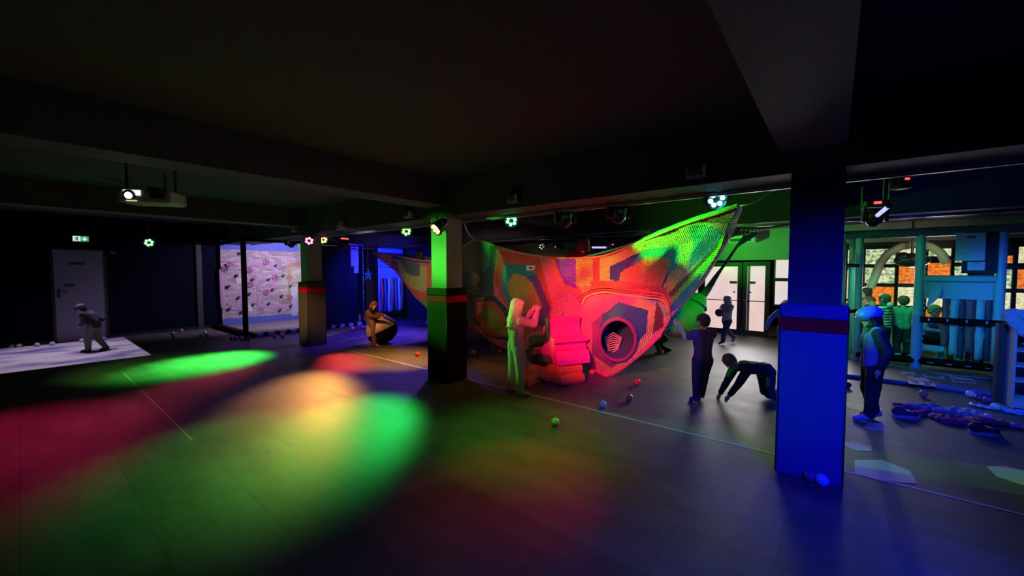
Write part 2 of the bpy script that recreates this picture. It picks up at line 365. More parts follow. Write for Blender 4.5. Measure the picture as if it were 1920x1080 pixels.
def moving_head(loc, label, rz=0.7, s=1.0, roof=2.232):
    t = thing('moving_head_light', label, 'stage light', loc, rz, 'dark moving head lights')
    MB().box((-.12 * s, -.07 * s, .10 * s), (.12 * s, .07 * s, .17 * s), .012).build('base_box', M_blackgloss, t)
    y = MB(); 
    for sx in (-1, 1): y.box((sx * .115 * s - .015, -.04 * s, -.10 * s), (sx * .115 * s + .015, .04 * s, .11 * s), .01)
    y.tube([(-.11, 0, .10 * s), (-.11, 0, roof - loc[2])], .008, 6); y.tube([(.11, 0, .10 * s), (.11, 0, roof - loc[2])], .008, 6); y.tube([(-.13, 0, .10 * s), (.13, 0, .10 * s)], .01, 6)
    y.build('yoke', M_dmetal, t)
    MB().lathe([(.05 * s, -.12 * s), (.085 * s, -.07 * s), (.092 * s, 0), (.085 * s, .06 * s), (.05 * s, .085 * s)], (0, 0, -.03 * s), 20, Matrix.Rotation(.5, 3, 'X')).build('head', M_blackgloss, t)
    MB().box((-.03, -.078 * s, .125 * s), (.03, -.070 * s, .155 * s)).build('display', mat('red_display', (1, .05, .05), .4, emit=3), t)
    MB().box((-.025, -.10 * s, -.055 * s), (.02, -.094 * s, -.015 * s)).build('sticker', M_white, t)
    return t
moving_head(AY(1060, 402, 4.12), 'dark round moving stage light with red display, above the net centre')
moving_head(AY(1160, 392, 4.12), 'dark round moving stage light with red display, larger, left of the cyan spotlight')
moving_head(AY(545, 452, 4.12), 'dark stage light with red display over the climbing wall')
moving_head(AY(1640, 402, 5.6), 'dark stage light with blue glow right of the blue pillar', .3, .8, 2.752)
def small_head(loc, label, roof=2.25):
    t = thing('effect_light', label, 'stage light', loc, .6, 'small stage lights under the far beam')
    MB().box((-.05, -.05, -.07), (.05, .05, .06), .02).build('housing', M_blackgloss, t)
    MB().tube([(0, 0, .07), (0, 0, roof - loc[2])], .012, 6).build('hanger', M_dmetal, t)
    MB().box((-.015, -.056, -.008), (.015, -.049, .008)).build('display', mat('red_display', (1, .05, .05), .4, emit=3), t)
small_head(AY(1041, 463, 7.1), 'small dark stage light with red dot over the net rim, left of centre child')
small_head(AY(1148, 459, 7.1), 'small dark stage light with red dot right of the child in the net')
small_head(AY(1690, 338, 4.35), 'small stage light on the beam end, upper right of blue pillar', 2.752)

def led_tube(a, b, col, label, strength, roof=2.27):
    a = Vector(a); b = Vector(b); t = thing('led_tube', label, 'led tube', a, 0, 'glowing led tubes')
    d = b - a; MB().cyl((0, 0, 0), d, .018, n=10).build('tube', mat('tube_%.2f%.2f%.2f' % col, col, .4, emit=strength), t)
    e = MB(); e.cyl(d * -.02, d * .02, .024, n=10); e.cyl(d * .98, d * 1.02, .024, n=10); e.cyl(d * .5, d * .5 + Vector((0, 0, roof - a.z - d.z * .5)), .006, n=6); e.build('end_cap', M_dmetal, t)
led_tube(AY(1110, 464, 7.6), AY(1138, 464, 7.6), (.25, .2, 1), 'short blue violet led tube behind the child in the net', 3)
led_tube(AY(1425, 423, 8.2), AY(1478, 418, 8.2), (1, .06, .12), 'thin red glowing led tube left of the blue pillar', 2)
led_tube(AY(640, 447, 5.6), AY(655, 448, 5.6), (1, .05, .05), 'tiny red glowing led bar beyond the small pillar', 4, 2.752)
led_tube(AY(1645, 404, 5.2), AY(1667, 386, 5.0), (.3, .3, 1), 'short slanted blue led tube right of the blue pillar', 2, 2.752)

# emergency light boxes on the near side of the beam
def beam_box(px, py, label):
    p = AY(px, py, 3.56); t = thing('emergency_light', label, 'light fitting', p, 0, 'small plastic boxes along the beam')
    MB().box((-.075, -.035, -.045), (.075, .04, .045), .012).build('body', mat('clear_plastic', (.30, .28, .28), .35), t)
    MB().box((-.055, -.042, -.03), (.045, -.034, .03), .006).build('lens', mat('grey_lens', (.16, .15, .16), .25), t)
    c = MB(); c.box((.055, -.04, -.04), (.08, -.03, .045)); c.box((-.045, -.045, -.05), (-.03, -.03, -.028)); c.box((.015, -.045, -.05), (.03, -.03, -.028)); c.build('clip', M_white, t)
beam_box(1306, 323, 'grey plastic light box on the beam above the cyan spotlight')
beam_box(962, 373, 'small plastic light box on the beam above the mint green spotlight')
beam_box(765, 403, 'small plastic light box on the beam left of the middle pillar')
beam_box(638, 420, 'small plastic light box on the beam between small and middle pillars')
beam_box(551, 431, 'small plastic light box on the beam left of the small pillar')

# ------------------------------------------------------------------ projector under the ceiling
pc = (AZ(287, 372, 2.22))
t = thing('projector', 'white ceiling projector with glowing lens above the left side', 'projector', pc, YAW + .25)
MB().box((-.21, -.14, -.06), (.21, .14, .06), .025).build('body', mat('projector_white', (.42, .38, .38), .5), t)
MB().cyl((-.10, -.137, 0.005), (-.10, -.165, -.0), .045, n=20).build('lens_ring', M_blackgloss, t)
MB().ball((-.10, -.157, 0), .034, 14, 8, (1, .5, 1)).build('lens', mat('lens_glow', (1, .9, .95), .2, emit=8), t)
MB().box((-.15, -.147, .0), (-.02, -.139, .048), .003).build('window', mat('window_glow', (1, .85, .9), .2, emit=1.2), t)
MB().box((-.13, -.146, -.052), (-.05, -.139, -.044)).build('status_strip', mat('status_green', (.6, .9, .3), .3, emit=1), t)
MB().box((.05, -.145, -.02), (.16, -.138, .03), .004).build('vent', M_dmetal, t)
br = MB(); br.box((-.2, -.02, .06), (-.18, .0, .535)); br.box((.18, -.02, .06), (.20, .0, .535)); br.box((-.2, -.02, .055), (.2, .0, .07)); br.box((.06, .06, .06), (.08, .08, .25)); br.box((-.25, -.03, -.02), (-.2, .03, .05), .01); br.build('bracket', M_metal, t)
MB().box((-.06, .02, .06), (.03, .12, .11), .01).build('plug_box', M_dmetal, t)
cb = MB(); cb.tube([(-.23, 0, .04), (-.25, .0, .10), (-.22, .02, .12), (-.30, .02, .15), (-.42, .02, .17)], .008, 6); cb.build('cable', M_white, t)
# its beam: a picture of slow blue and white bands thrown on the floor mat
pj = spot('projector_light', (-11.0, .95, 2.35), (-11.0, .94, 0), (.92, .85, 1), 230, 120, 0.0, .01)
pj.location = (-11.15, .55, 2.4); pj.rotation_euler = (0, 0, 0)
ld = pj.data; ld.use_nodes = True; nt = ld.node_tree; N = nt.nodes; L = nt.links
em = N['Emission']; tcn = N.new('ShaderNodeTexCoord'); sp = N.new('ShaderNodeSeparateXYZ'); L.new(tcn.outputs['Normal'], sp.inputs[0])
def mth(op, a, b=None, c=None):
    n = N.new('ShaderNodeMath'); n.operation = op
    for i, q in enumerate((a, b, c)):
        if q is None: continue
        if isinstance(q, (int, float)): n.inputs[i].default_value = q
        else: L.new(q, n.inputs[i])
    return n.outputs[0]
az = mth('ABSOLUTE', sp.outputs['Z']); ux = mth('DIVIDE', sp.outputs['X'], az); uy = mth('DIVIDE', sp.outputs['Y'], az)
mask = mth('MULTIPLY', mth('LESS_THAN', mth('ABSOLUTE', ux), .64), mth('LESS_THAN', mth('ABSOLUTE', uy), .385))
cv = N.new('ShaderNodeCombineXYZ'); L.new(mth('MULTIPLY', ux, 2.2), cv.inputs[0]); L.new(mth('MULTIPLY', uy, 1.2), cv.inputs[1])
nz = N.new('ShaderNodeTexNoise'); nz.inputs['Scale'].default_value = 2.2; nz.inputs['Detail'].default_value = 4; L.new(cv.outputs[0], nz.inputs['Vector'])
rp = N.new('ShaderNodeValToRGB'); rp.color_ramp.elements[0].position = .36; rp.color_ramp.elements[0].color = (.16, .13, .6, 1); rp.color_ramp.elements[1].position = .56; rp.color_ramp.elements[1].color = (.95, .8, .95, 1)
L.new(nz.outputs['Fac'], rp.inputs[0]); L.new(rp.outputs[0], em.inputs['Color']); L.new(mask, em.inputs['Strength'])

# ------------------------------------------------------------------ left wall: door, exit sign
t = MB(); t.box((-12.96, .46, .0), (-12.90, 1.22, 1.98), .008)
d1 = struct('door_1', t, mat('pale_door_paint', (.26, .22, .34), .6, var=.05), 'pale grey steel door in the dark left wall')
MB().box((-12.905, .68, 1.66), (-12.893, .93, 1.72), .003).build('door_sign', M_dmetal, d1)
MB().box((-12.905, .61, 1.19), (-12.893, .75, 1.25), .003).build('door_sign', M_dmetal, d1)
h = MB(); h.tube([(-12.90, .52, 1.10), (-12.85, .52, 1.10), (-12.845, .54, 1.10), (-12.845, .64, 1.095)], .010, 8); h.box((-12.902, .50, .95), (-12.892, .54, 1.14), .003); h.cyl((-12.90, .62, 1.04), (-12.88, .62, 1.04), .016, n=12); h.build('door_handle', M_dmetal, d1)
fr = MB(); fr.box((-12.97, .42, 0), (-12.885, .46, 2.02)); fr.box((-12.97, 1.22, 0), (-12.885, 1.26, 2.02)); fr.box((-12.97, .42, 1.98), (-12.885, 1.26, 2.02)); fr.build('door_frame', M_frame, d1)
t = thing('exit_sign', 'green and white lit emergency exit sign above the steel door', 'sign', (-12.93, .88, 2.17))
MB().box((-.02, -.125, .0), (.03, .125, .13), .006).build('housing', M_white, t)
MB().box((.031, -.118, .008), (.034, -.005, .118)).build('figure_panel', mat('exit_white', (.75, 1, .82), .4, emit=.85), t)
MB().box((.031, -.003, .008), (.034, .118, .118)).build('arrow_panel', mat('exit_green', (.05, .40, .18), .4, emit=.9), t)
def ypoly(pts, x, name, m, par): 
    MB().prism(pts, (x, 0, 0), (0, 1, 0), (0, 0, 1), (.003, 0, 0)).build(name, m, par)
ypoly([(.045, .10), (.068, .10), (.068, .055), (.09, .07), (.09, .052), (.057, .02), (.023, .052), (.023, .07), (.045, .055)], .035, 'arrow', mat('exit_arrow', (.8, 1, .85), .4, emit=1), t)
ypoly([(-.07, .09), (-.04, .088), (-.025, .065), (-.035, .06), (-.048, .075), (-.05, .055), (-.032, .035), (-.04, .012), (-.052, .014), (-.048, .03), (-.062, .042), (-.08, .02), (-.098, .022), (-.096, .034), (-.078, .038), (-.07, .052), (-.066, .075), (-.082, .07), (-.09, .058), (-.098, .064), (-.086, .082)], .035, 'running_figure', mat('exit_dark', (.02, .20, .10), .5), t)
MB().cyl((.034, -.052, .1), (.038, -.052, .1), .009, n=12).build('running_figure_head', MATS['exit_dark'], t)
t = MB(); t.box((-12.95, 1.33, 1.92), (-12.90, 1.42, 1.98), .006); t.ball((-12.88, 1.36, 1.93), .018); t.ball((-12.88, 1.40, 1.93), .018)
tag(t.build('wall_socket', mat('grey_socket', (.22, .22, .24), .5)), 'small grey wall fitting right of the steel door', 'wall fitting')
t = MB().box((-12.945, 2.9, .0), (-12.90, 3.02, 2.3), .01); tag(t.build('wall_post', mat('post_paint', (.04, .05, .05), .6)), 'dark vertical post on the left wall before the climbing booth', 'post')
# a pale mat on the floor that catches the projection
tag(MB().box((-12.68, -1.0, 0), (-9.62, 1.46, .004)).build('projection_mat', mat('pale_mat', (.42, .41, .43), .6, var=.06)), 'pale floor mat showing the lilac projected picture at far left', 'mat')

# ------------------------------------------------------------------ climbing booth
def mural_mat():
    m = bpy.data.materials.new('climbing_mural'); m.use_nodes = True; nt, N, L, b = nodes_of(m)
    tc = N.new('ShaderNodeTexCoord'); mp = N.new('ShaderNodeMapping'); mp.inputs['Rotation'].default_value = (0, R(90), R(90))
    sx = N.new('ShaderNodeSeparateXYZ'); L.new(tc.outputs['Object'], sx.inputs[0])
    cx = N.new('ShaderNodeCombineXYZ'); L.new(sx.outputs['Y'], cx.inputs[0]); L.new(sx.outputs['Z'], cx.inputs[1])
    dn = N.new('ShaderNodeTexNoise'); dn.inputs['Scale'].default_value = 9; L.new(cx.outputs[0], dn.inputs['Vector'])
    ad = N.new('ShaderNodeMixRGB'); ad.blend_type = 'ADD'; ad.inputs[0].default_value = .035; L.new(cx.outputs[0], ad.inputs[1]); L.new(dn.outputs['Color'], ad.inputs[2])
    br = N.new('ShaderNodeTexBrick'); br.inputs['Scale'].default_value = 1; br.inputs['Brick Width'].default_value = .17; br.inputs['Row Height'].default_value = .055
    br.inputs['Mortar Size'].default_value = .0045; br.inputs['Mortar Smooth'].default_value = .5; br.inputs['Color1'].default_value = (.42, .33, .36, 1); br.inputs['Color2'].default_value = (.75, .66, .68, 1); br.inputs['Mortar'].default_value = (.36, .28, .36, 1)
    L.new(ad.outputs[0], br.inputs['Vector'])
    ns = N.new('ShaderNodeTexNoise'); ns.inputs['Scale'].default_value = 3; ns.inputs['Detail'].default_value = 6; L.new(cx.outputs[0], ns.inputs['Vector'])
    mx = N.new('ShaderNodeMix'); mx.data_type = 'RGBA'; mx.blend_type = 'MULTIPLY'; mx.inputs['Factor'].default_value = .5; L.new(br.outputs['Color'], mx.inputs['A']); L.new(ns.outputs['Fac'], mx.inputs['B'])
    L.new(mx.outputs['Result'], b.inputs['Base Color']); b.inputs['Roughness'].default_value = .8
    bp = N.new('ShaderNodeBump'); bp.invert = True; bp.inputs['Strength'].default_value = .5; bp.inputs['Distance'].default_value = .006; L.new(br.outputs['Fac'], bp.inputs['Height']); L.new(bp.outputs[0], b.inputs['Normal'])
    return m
WX = -12.90
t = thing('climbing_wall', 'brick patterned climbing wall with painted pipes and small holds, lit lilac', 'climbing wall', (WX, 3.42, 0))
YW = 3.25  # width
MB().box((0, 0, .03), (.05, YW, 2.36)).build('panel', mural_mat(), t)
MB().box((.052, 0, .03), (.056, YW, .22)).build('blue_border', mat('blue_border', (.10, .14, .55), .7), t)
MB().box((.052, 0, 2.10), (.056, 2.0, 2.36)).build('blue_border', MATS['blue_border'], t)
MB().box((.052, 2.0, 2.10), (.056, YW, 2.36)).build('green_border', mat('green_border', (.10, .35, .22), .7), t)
Mpipe = mat('painted_pipe', (.50, .30, .46), .7); Mpipe2 = mat('painted_brown_pipe', (.42, .24, .20), .7); Mwheel = mat('painted_wheel', (.40, .12, .30), .7)
def rp2(p):  # pixel on the mural -> local y,z
    q = AX(p[0], p[1], WX + .056); return (q.y - 3.42, q.z)
def pipe(pts, m, r=.05):
    P = [Vector((.054, *rp2(p))) for p in pts]; Q = []
    for i, p in enumerate(P):   # round the bends
        if 0 < i < len(P) - 1:
            a = p + (P[i - 1] - p).normalized() * min(.10, (P[i - 1] - p).length / 2); b = p + (P[i + 1] - p).normalized() * min(.10, (P[i + 1] - p).length / 2)
            for s in (0, .25, .5, .75, 1): Q.append(a * (1 - s) ** 2 + p * 2 * s * (1 - s) + b * s * s)
        else: Q.append(p)
    mb = MB().tube(Q, r, 10); mb.v = [(.054 + (v[0] - .054) * .12, v[1], v[2]) for v in mb.v]
    mb.build('pipe', m, t)
pipe([(415, 505), (418, 578), (446, 580), (452, 540), (470, 535), (483, 530), (481, 507), (464, 505)], Mpipe)
pipe([(462, 494), (500, 492), (513, 497), (514, 540), (488, 550), (485, 575), (535, 575)], Mpipe)
pipe([(543, 570), (543, 520), (543, 497), (562, 494)], Mpipe2)
def wheel(px, py, m, r=.075):
    y, z = rp2((px, py)); mb = MB(); mb.tube([(.07, y + r * math.cos(a), z + r * math.sin(a)) for a in [2 * PI * k / 16 for k in range(16)]], .010, 6, True)
    for k in range(6): a = PI * k / 3; mb.tube([(.07, y, z), (.07, y + r * math.cos(a), z + r * math.sin(a))], .007, 5)
    mb.ball((.07, y, z), .018, 8, 6); mb.build('pipe_wheel', m, t)
for p in ((499, 492), (468, 506), (515, 520), (469, 534), (499, 548), (421, 505)): wheel(*p, Mwheel)
for p in ((558, 494), (543, 520), (543, 558)): wheel(*p, Mpipe2)
for p in ((449, 476), (443, 517), (427, 538), (447, 558), (429, 579), (452, 585), (473, 524), (503, 524), (530, 517), (516, 498), (510, 543), (527, 555), (524, 581), (503, 569), (474, 571), (467, 551), (544, 536), (544, 573)):
    y, z = rp2(p); m = random.choice([0, 1]); a = random.random() * 3
    mb = MB(); mb.ball((.085, y, z), .045, 9, 6, (.8, 1.0, .8), Matrix.Rotation(a, 3, 'X')); mb.ball((.10, y + .02, z + .02), .028, 7, 5); mb.build('climbing_hold', mat('dark_hold', (.10, .07, .13), .5), t)
y, z = rp2((430, 496)); MB().prism([(-.09, .02), (-.02, .03), (0, .06), (.04, .05), (.08, .04), (.10, 0), (.06, -.05), (.0, -.07), (-.05, -.05), (-.07, -.03)], (.052, y, z), (0, 1, 0), (0, 0, 1), (.05, 0, 0)).build('bolt_on_shape', Mwheel, t)
for (x0, y0, x1, y1, c) in ((466, 572, 473, 584, (.7, .7, .75)), (443, 520, 455, 532, (.62, .55, .6)), (547, 538, 557, 592, (.45, .5, .65))):
    a = rp2((x0, y1)); b = rp2((x1, y0)); MB().box((.051, a[0], a[1]), (.058, b[0], b[1])).build('pale_patch', mat('patch_%d' % x0, c, .7), t)
# black frame and floor kerb of the booth
t = thing('climbing_booth', 'black padded frame with blue ball net dots around the climbing booth', 'frame', (-10.45, 3.22, 0))
p = MB(); p.cyl((0, 0, 0), (0, 0, 2.25), .055, n=14); p.build('post', M_pad, t)
p = MB(); p.cyl((0, 0, 2.24), (0, 2.92, 2.24), .04, n=10); p.cyl((0, 0, 2.24), (-2.4, .2, 2.24), .04, n=10); p.build('top_rail', M_pad, t)
MB().box((-2.45, .0, 0), (-.02, .16, .10), .03).build('floor_pad', M_pad, t)
MB().cyl((0, 2.92, 0), (0, 2.92, 2.25), .05, n=14).build('post', M_pad, t)
lace = mat('bright_lacing', (.5, .55, .9), .5)
p = MB()
for yy in (2.92,):
    for k in range(30): p.box((.048, yy - .012, .12 + k * .072), (.06, yy + .006, .15 + k * .072 + random.random() * .02))
p.build('lacing', lace, t)
p = MB(); p.cyl((.03, 2.5, 2.25), (.03, 2.92, 2.25), .02, n=8); p.build('cross_rail', lace, t)
# striped kerb
t = thing('striped_kerb', 'black and white striped kerb in front of the climbing wall', 'kerb', (-10.42, 3.3, 0))
core_ = MB().box((-.09, 0, 0), (.09, 2.85, .075), .02).build('core', M_pad, t)
sk = MB()
for k in range(11):
    y = .08 + k * .25; sk._add([(.092, y, .006), (.092, y + .125, .006), (.092, y + .17, .07), (.092, y + .045, .07), (.088, y, .006), (.088, y + .125, .006), (.088, y + .17, .07), (.088, y + .045, .07)], [(0, 1, 2, 3), (4, 7, 6, 5), (0, 4, 5, 1), (1, 5, 6, 2), (2, 6, 7, 3), (3, 7, 4, 0)])
    sk.box((-.085, y + .045, .0745), (.085, y + .17, .0775))
sk.build('pale_stripes', mat('pale_stripe', (.7, .68, .7), .5), core_)
tag(MB().box((-12.84, 3.45, 0), (-10.52, 6.7, .03)).build('booth_mat', mat('booth_mat_grey', (.20, .19, .21), .6, var=.1)), 'dark grey mat on the floor of the climbing booth', 'mat')
# the dark screen panel with its notice
t = thing('dark_screen', 'tall black panel beyond the small pillar', 'panel', (-10.6, 5.05, 0))
MB().box((-.03, 0, .05), (.0, 1.05, 2.2), .008).build('panel', mat('screen_black', (.02, .02, .03), .35), t)
MB().box((0.0, -.12, .05), (.02, -.02, 2.2), .004).build('blue_edge', mat('blue_edge', (.25, .35, .8), .5), t)
a = AX(658, 462, -10.56); b = AX(672, 499, -10.56)
def sheet(px0, py0, px1, py1, X, label, lines=6):
    a = AX(px0, py1, X); b = AX(px1, py0, X); t = thing('notice_sheet', label, 'notice', (X, a.y, a.z), 0, 'paper notices')
    w, h = b.y - a.y, b.z - a.z
    MB().box((0, 0, 0), (.004, w, h)).build('paper', M_paper, t); m = MB()
    m.box((.004, w * .35, h * .88), (.006, w * .65, h * .93))
    for k in range(lines): m.box((.004, w * .12, h * (.78 - k * .11)), (.0055, w * (.6 + .28 * random.random()), h * (.785 - k * .11)))
    m.build('print', M_ink, t)
sheet(658, 462, 672, 499, -10.56, 'large white notice sheet on the black screen panel')
sheet(664, 500, 672, 512, -10.56, 'small white notice sheet under the large one on the screen panel', 2)
# vinyl strip curtain of the left play cage
t = thing('strip_curtain', 'blue lit opening with hanging coloured vinyl strips at left back', 'strip curtain', (-10.5, 6.62, 0))
f = MB(); f.box((-.04, 0, 1.30), (.0, .98, 1.62), .01); f.build('header_panel', mat('blue_vinyl', (.22, .26, .75), .4, bump=.6, bscale=9), t)
MB().box((-.05, 0, 1.66), (.0, .98, 2.2), .01).build('upper_panel', mat('blue_vinyl_dark', (.10, .12, .6), .35, bump=.8, bscale=7), t)
cols = [(.3, .35, .9), (.55, .08, .12), (.12, .08, .3), (.45, .6, .9), (.3, .22, .22), (.2, .1, .35), (.35, .75, .8), (.3, .15, .1)]
yy = .03
for k, c in enumerate(cols):
    P = []; n = 14
    wv = random.random() * 6; m = MB(); vs = []; fs = []
    for i in range(n + 1):
        z = 1.30 - 1.02 * i / n; off = .006 * math.sin(wv + i * .5) + .02 * i / n * math.sin(wv)
        vs += [(off, yy + .0 + off * .3, z), (off + .006 * math.sin(i * .6 + wv), yy + .092 + off * .3, z)]
    for i in range(n): fs.append((2 * i, 2 * i + 1, 2 * i + 3, 2 * i + 2))
    m._add(vs, fs, True); o = m.build('strip', mat('strip_%d' % k, c, .35), t); s = o.modifiers.new('s', 'SOLIDIFY'); s.thickness = .004
    yy += .118
MB().cyl((0, .98, 0), (0, .98, 2.25), .05, n=12).build('frame_post', M_pad, t)
MB().cyl((0, .0, 0), (0, .0, 2.25), .05, n=12).build('frame_post', M_pad, t)
MB().cyl((0, .0, .16), (0, .98, .16), .06, n=12).build('bottom_pad', M_pad, t)
p = MB()
for yv in (.05,):
    for k in range(22): p.box((.05, yv - .012, 1.2 + k * .045), (.062, yv + .006, 1.225 + k * .045 + random.random() * .012))
p.box((.0, .1, 1.64), (.02, .96, 1.66)); p.box((.0, .1, 1.72), (.02, .96, 1.735)); p.box((.0, .1, 2.12), (.02, .96, 2.135))
p.build('lacing', lace, t)
t = MB(); q = AX(690, 515, -10.7); t.box((q.x, q.y - .004, q.z + .1), (q.x + .008, q.y + .004, 2.752))
t.prism([(0, .2), (.05, .05), (.17, .05), (.07, -.03), (.10, -.2), (0, -.09), (-.12, -.18), (-.07, -.03), (-.16, .05), (-.04, .05)], (q.x, q.y, q.z), (0, 1, 0), (0, 0, 1), (.01, 0, 0))
tag(t.build('star_decoration', mat('teal_star', (.06, .14, .10), .6)), 'teal star shaped decoration between the cage posts at left back', 'decoration')

# ------------------------------------------------------------------ far doors and windows
def pane_mat(name, c1, c2, strength, scale, leafy=False):
    m = bpy.data.materials.new(name); m.use_nodes = True; nt, N, L, b = nodes_of(m)
    tc = N.new('ShaderNodeTexCoord'); mp = N.new('ShaderNodeMapping'); mp.inputs['Scale'].default_value = (1, 1, 1.6 if leafy else .35); L.new(tc.outputs['Object'], mp.inputs['Vector'])
    n = N.new('ShaderNodeTexNoise'); n.inputs['Scale'].default_value = scale; n.inputs['Detail'].default_value = 4; n.inputs['Distortion'].default_value = .5 if leafy else 0; L.new(mp.outputs[0], n.inputs['Vector'])
    r = N.new('ShaderNodeValToRGB'); r.color_ramp.elements[0].position = .40 if leafy else .3; r.color_ramp.elements[1].position = .55 if leafy else .7
    r.color_ramp.elements[0].color = (*c1, 1); r.color_ramp.elements[1].color = (*c2, 1); L.new(n.outputs['Fac'], r.inputs[0])
    L.new(r.outputs[0], b.inputs['Emission Color']); b.inputs['Emission Strength'].default_value = strength
    b.inputs['Base Color'].default_value = (.08, .08, .08, 1); b.inputs['Roughness'].default_value = .25
    return m
P_frost = pane_mat('frosted_daylight', (.80, .50, .45), (.78, .74, .72), 1.0, 1.3)
P_frost2 = pane_mat('frosted_daylight_white', (.72, .55, .55), (.84, .84, .82), 1.0, 1.0)
P_green = pane_mat('leafy_daylight', (.16, .26, .10), (.70, .80, .46), 1.0, 15, True)
P_green2 = pane_mat('pale_leafy_daylight', (.55, .52, .25), (.85, .82, .50), 1.0, 16, True)
P_orange = pane_mat('orange_daylight', (.55, .10, .01), (.95, .26, .02), 1.0, 16, True)
P_grey = pane_mat('grey_panel', (.16, .17, .17), (.26, .27, .27), 1.0, 2)
def YB(x0, y0, x1, y1, Y):
    a = AY(x0, y1, Y); b = AY(x1, y0, Y); c = AY(x0, y0, Y); d = AY(x1, y1, Y)
    return (min(a.x, c.x) + max(a.x, c.x)) / 2, (a.z + d.z) / 2, (b.x + d.x) / 2, (b.z + c.z) / 2
def glazed_door(n, x0, x1, z1, label, sidehandle):
    d = bpy.data.objects.new('door_%d' % n, None); COL.objects.link(d); d.location = (x0, FY + .05, 0); d['kind'] = 'structure'; d['label'] = label; d['category'] = 'door'
    w = x1 - x0
    f = MB(); f.box((0, 0, 0.0), (.09, .06, z1 + .1)); f.box((w - .09, 0, 0), (w, .06, z1 + .1)); f.box((.09, 0, 0.0), (w - .09, .06, .12)); f.box((.09, 0, z1), (w - .09, .06, z1 + .1)); f.build('door_frame', M_frame, d)
    MB().box((.09, .025, .12), (w - .09, .04, z1)).build('pane', P_frost, d)
    b = MB(); b.tube([(.07, -.05, .82), (w - .07, -.05, .82)], .010, 8); b.box((.05, -.06, .78), (.08, .0, .86)); b.box((w - .08, -.06, .78), (w - .05, .0, .86)); b.build('push_bar', M_dmetal, d)
    s = MB(); x = w - .26 if sidehandle > 0 else .10
    s.box((x, .018, 1.22), (x + .16, .024, 1.28)); s.build('sticker', mat('grey_sticker', (.25, .27, .25), .6), d)
    k = MB(); 
    for i in range(4): k.box((x + .012 + i * .036, .015, 1.235), (x + .032 + i * .036, .0185, 1.265))
    k.build('sticker_print', M_ink, d)
    MB().cyl((x + .1 * (1 if sidehandle > 0 else .6), .015, 1.02), (x + .1 * (1 if sidehandle > 0 else .6), .023, 1.02), .02, n=12).build('round_sticker', M_ink, d)
    return d
glazed_door(2, -2.62, -1.72, 1.63, 'left leaf of the glazed exit doors, frosted and bright', 1)
glazed_door(3, -1.70, -1.16, 1.64, 'right leaf of the glazed exit doors, frosted and pinkish', -1)
gd = MB(); gd.box((-1.60, FY + .03, .12), (-1.55, FY + .065, 1.64)); gd.build('door_divider', mat('grey_post', (.35, .33, .33), .5))['kind'] = 'structure'
bpy.data.objects['door_divider'].name = 'trim_11'
def window(n, x0, z0, x1, z1, m, label, Y=FY + .06):
    o = bpy.data.objects.new('window_%d' % n, None); COL.objects.link(o); o.location = (x0, Y, z0); o['kind'] = 'structure'; o['label'] = label; o['category'] = 'window'
    w, h = x1 - x0, z1 - z0
    MB().box((0, .02, 0), (w, .035, h)).build('pane', m, o)
    f = MB(); e = .03; f.box((-e, -.02, -e), (0.005, .06, h + e)); f.box((w - .005, -.02, -e), (w + e, .06, h + e)); f.box((0, -.02, -e), (w, .06, .005)); f.box((0, -.02, h - .005), (w, .06, h + e)); f.build('window_frame', M_frame, o)
window(1, -2.93, .30, -2.68, 1.60, P_frost, 'narrow frosted side pane left of the glazed doors')
window(2, -1.06, .76, -.72, 1.30, P_frost2, 'lower frosted pane between the doors and blue pillar')
window(3, -1.06, 1.36, -.72, 1.78, P_frost2, 'middle white pane between the doors and blue pillar')
window(4, -1.06, 1.86, -.72, 2.12, P_grey, 'dull grey top panel beside the doors')
wn = 5
def mx(px): return AY(px, 520, FY + .06).x
for (x0, x1, rows) in ((1588, 1602, [(1.62, 1.96, P_green2), (.95, 1.56, P_green2), (.5, .9, P_green2)]),
                      (1621, 1678, [(1.66, 1.97, P_green), (1.28, 1.60, P_green), (.85, 1.22, P_orange), (.5, .80, P_green2)]),
                      (1684, 1718, [(1.80, 1.97, P_green2), (1.28, 1.62, P_orange), (.85, 1.22, P_green2), (.5, .80, P_green)]),
                      (1738, 1782, [(1.80, 1.95, P_green), (1.36, 1.68, P_orange), (.85, 1.28, P_green2), (.5, .80, P_orange)]),
                      (1788, 1815, [(1.68, 1.95, P_green), (1.36, 1.62, P_green), (.85, 1.28, P_green2), (.5, .80, P_green2)]),
                      (1868, 1898, [(1.66, 1.80, P_orange), (1.22, 1.56, P_green), (.80, 1.16, P_green2), (.5, .75, P_orange)]),
                      (1906, 1960, [(1.66, 1.95, P_green2), (1.22, 1.56, P_orange), (.80, 1.16, P_green2)])):
    for (z0, z1, m) in rows:
        window(wn, mx(x0), z0, mx(x1), z1, m, None); o = bpy.data.objects['window_%d' % wn]
        if 'label' in o: del o['label']; del o['category']
        wn += 1
# dark lattice of wall between panes
lat = MB(); lat.box((.05, FY + .10, .42), (4.5, FY + .16, 2.1)); struct('trim_12', lat, M_frame)
# air unit above the doors
t = thing('air_unit', 'white boxy wall unit above the glazed doors', 'air unit', AY(1388, 448, 10.545))
MB().box((-.22, -.16, -.09), (.32, .2, .09), .02).build('casing', M_white, t)
MB().box((-.18, -.165, -.07), (.24, -.155, .0)).build('grille', M_dmetal, t)

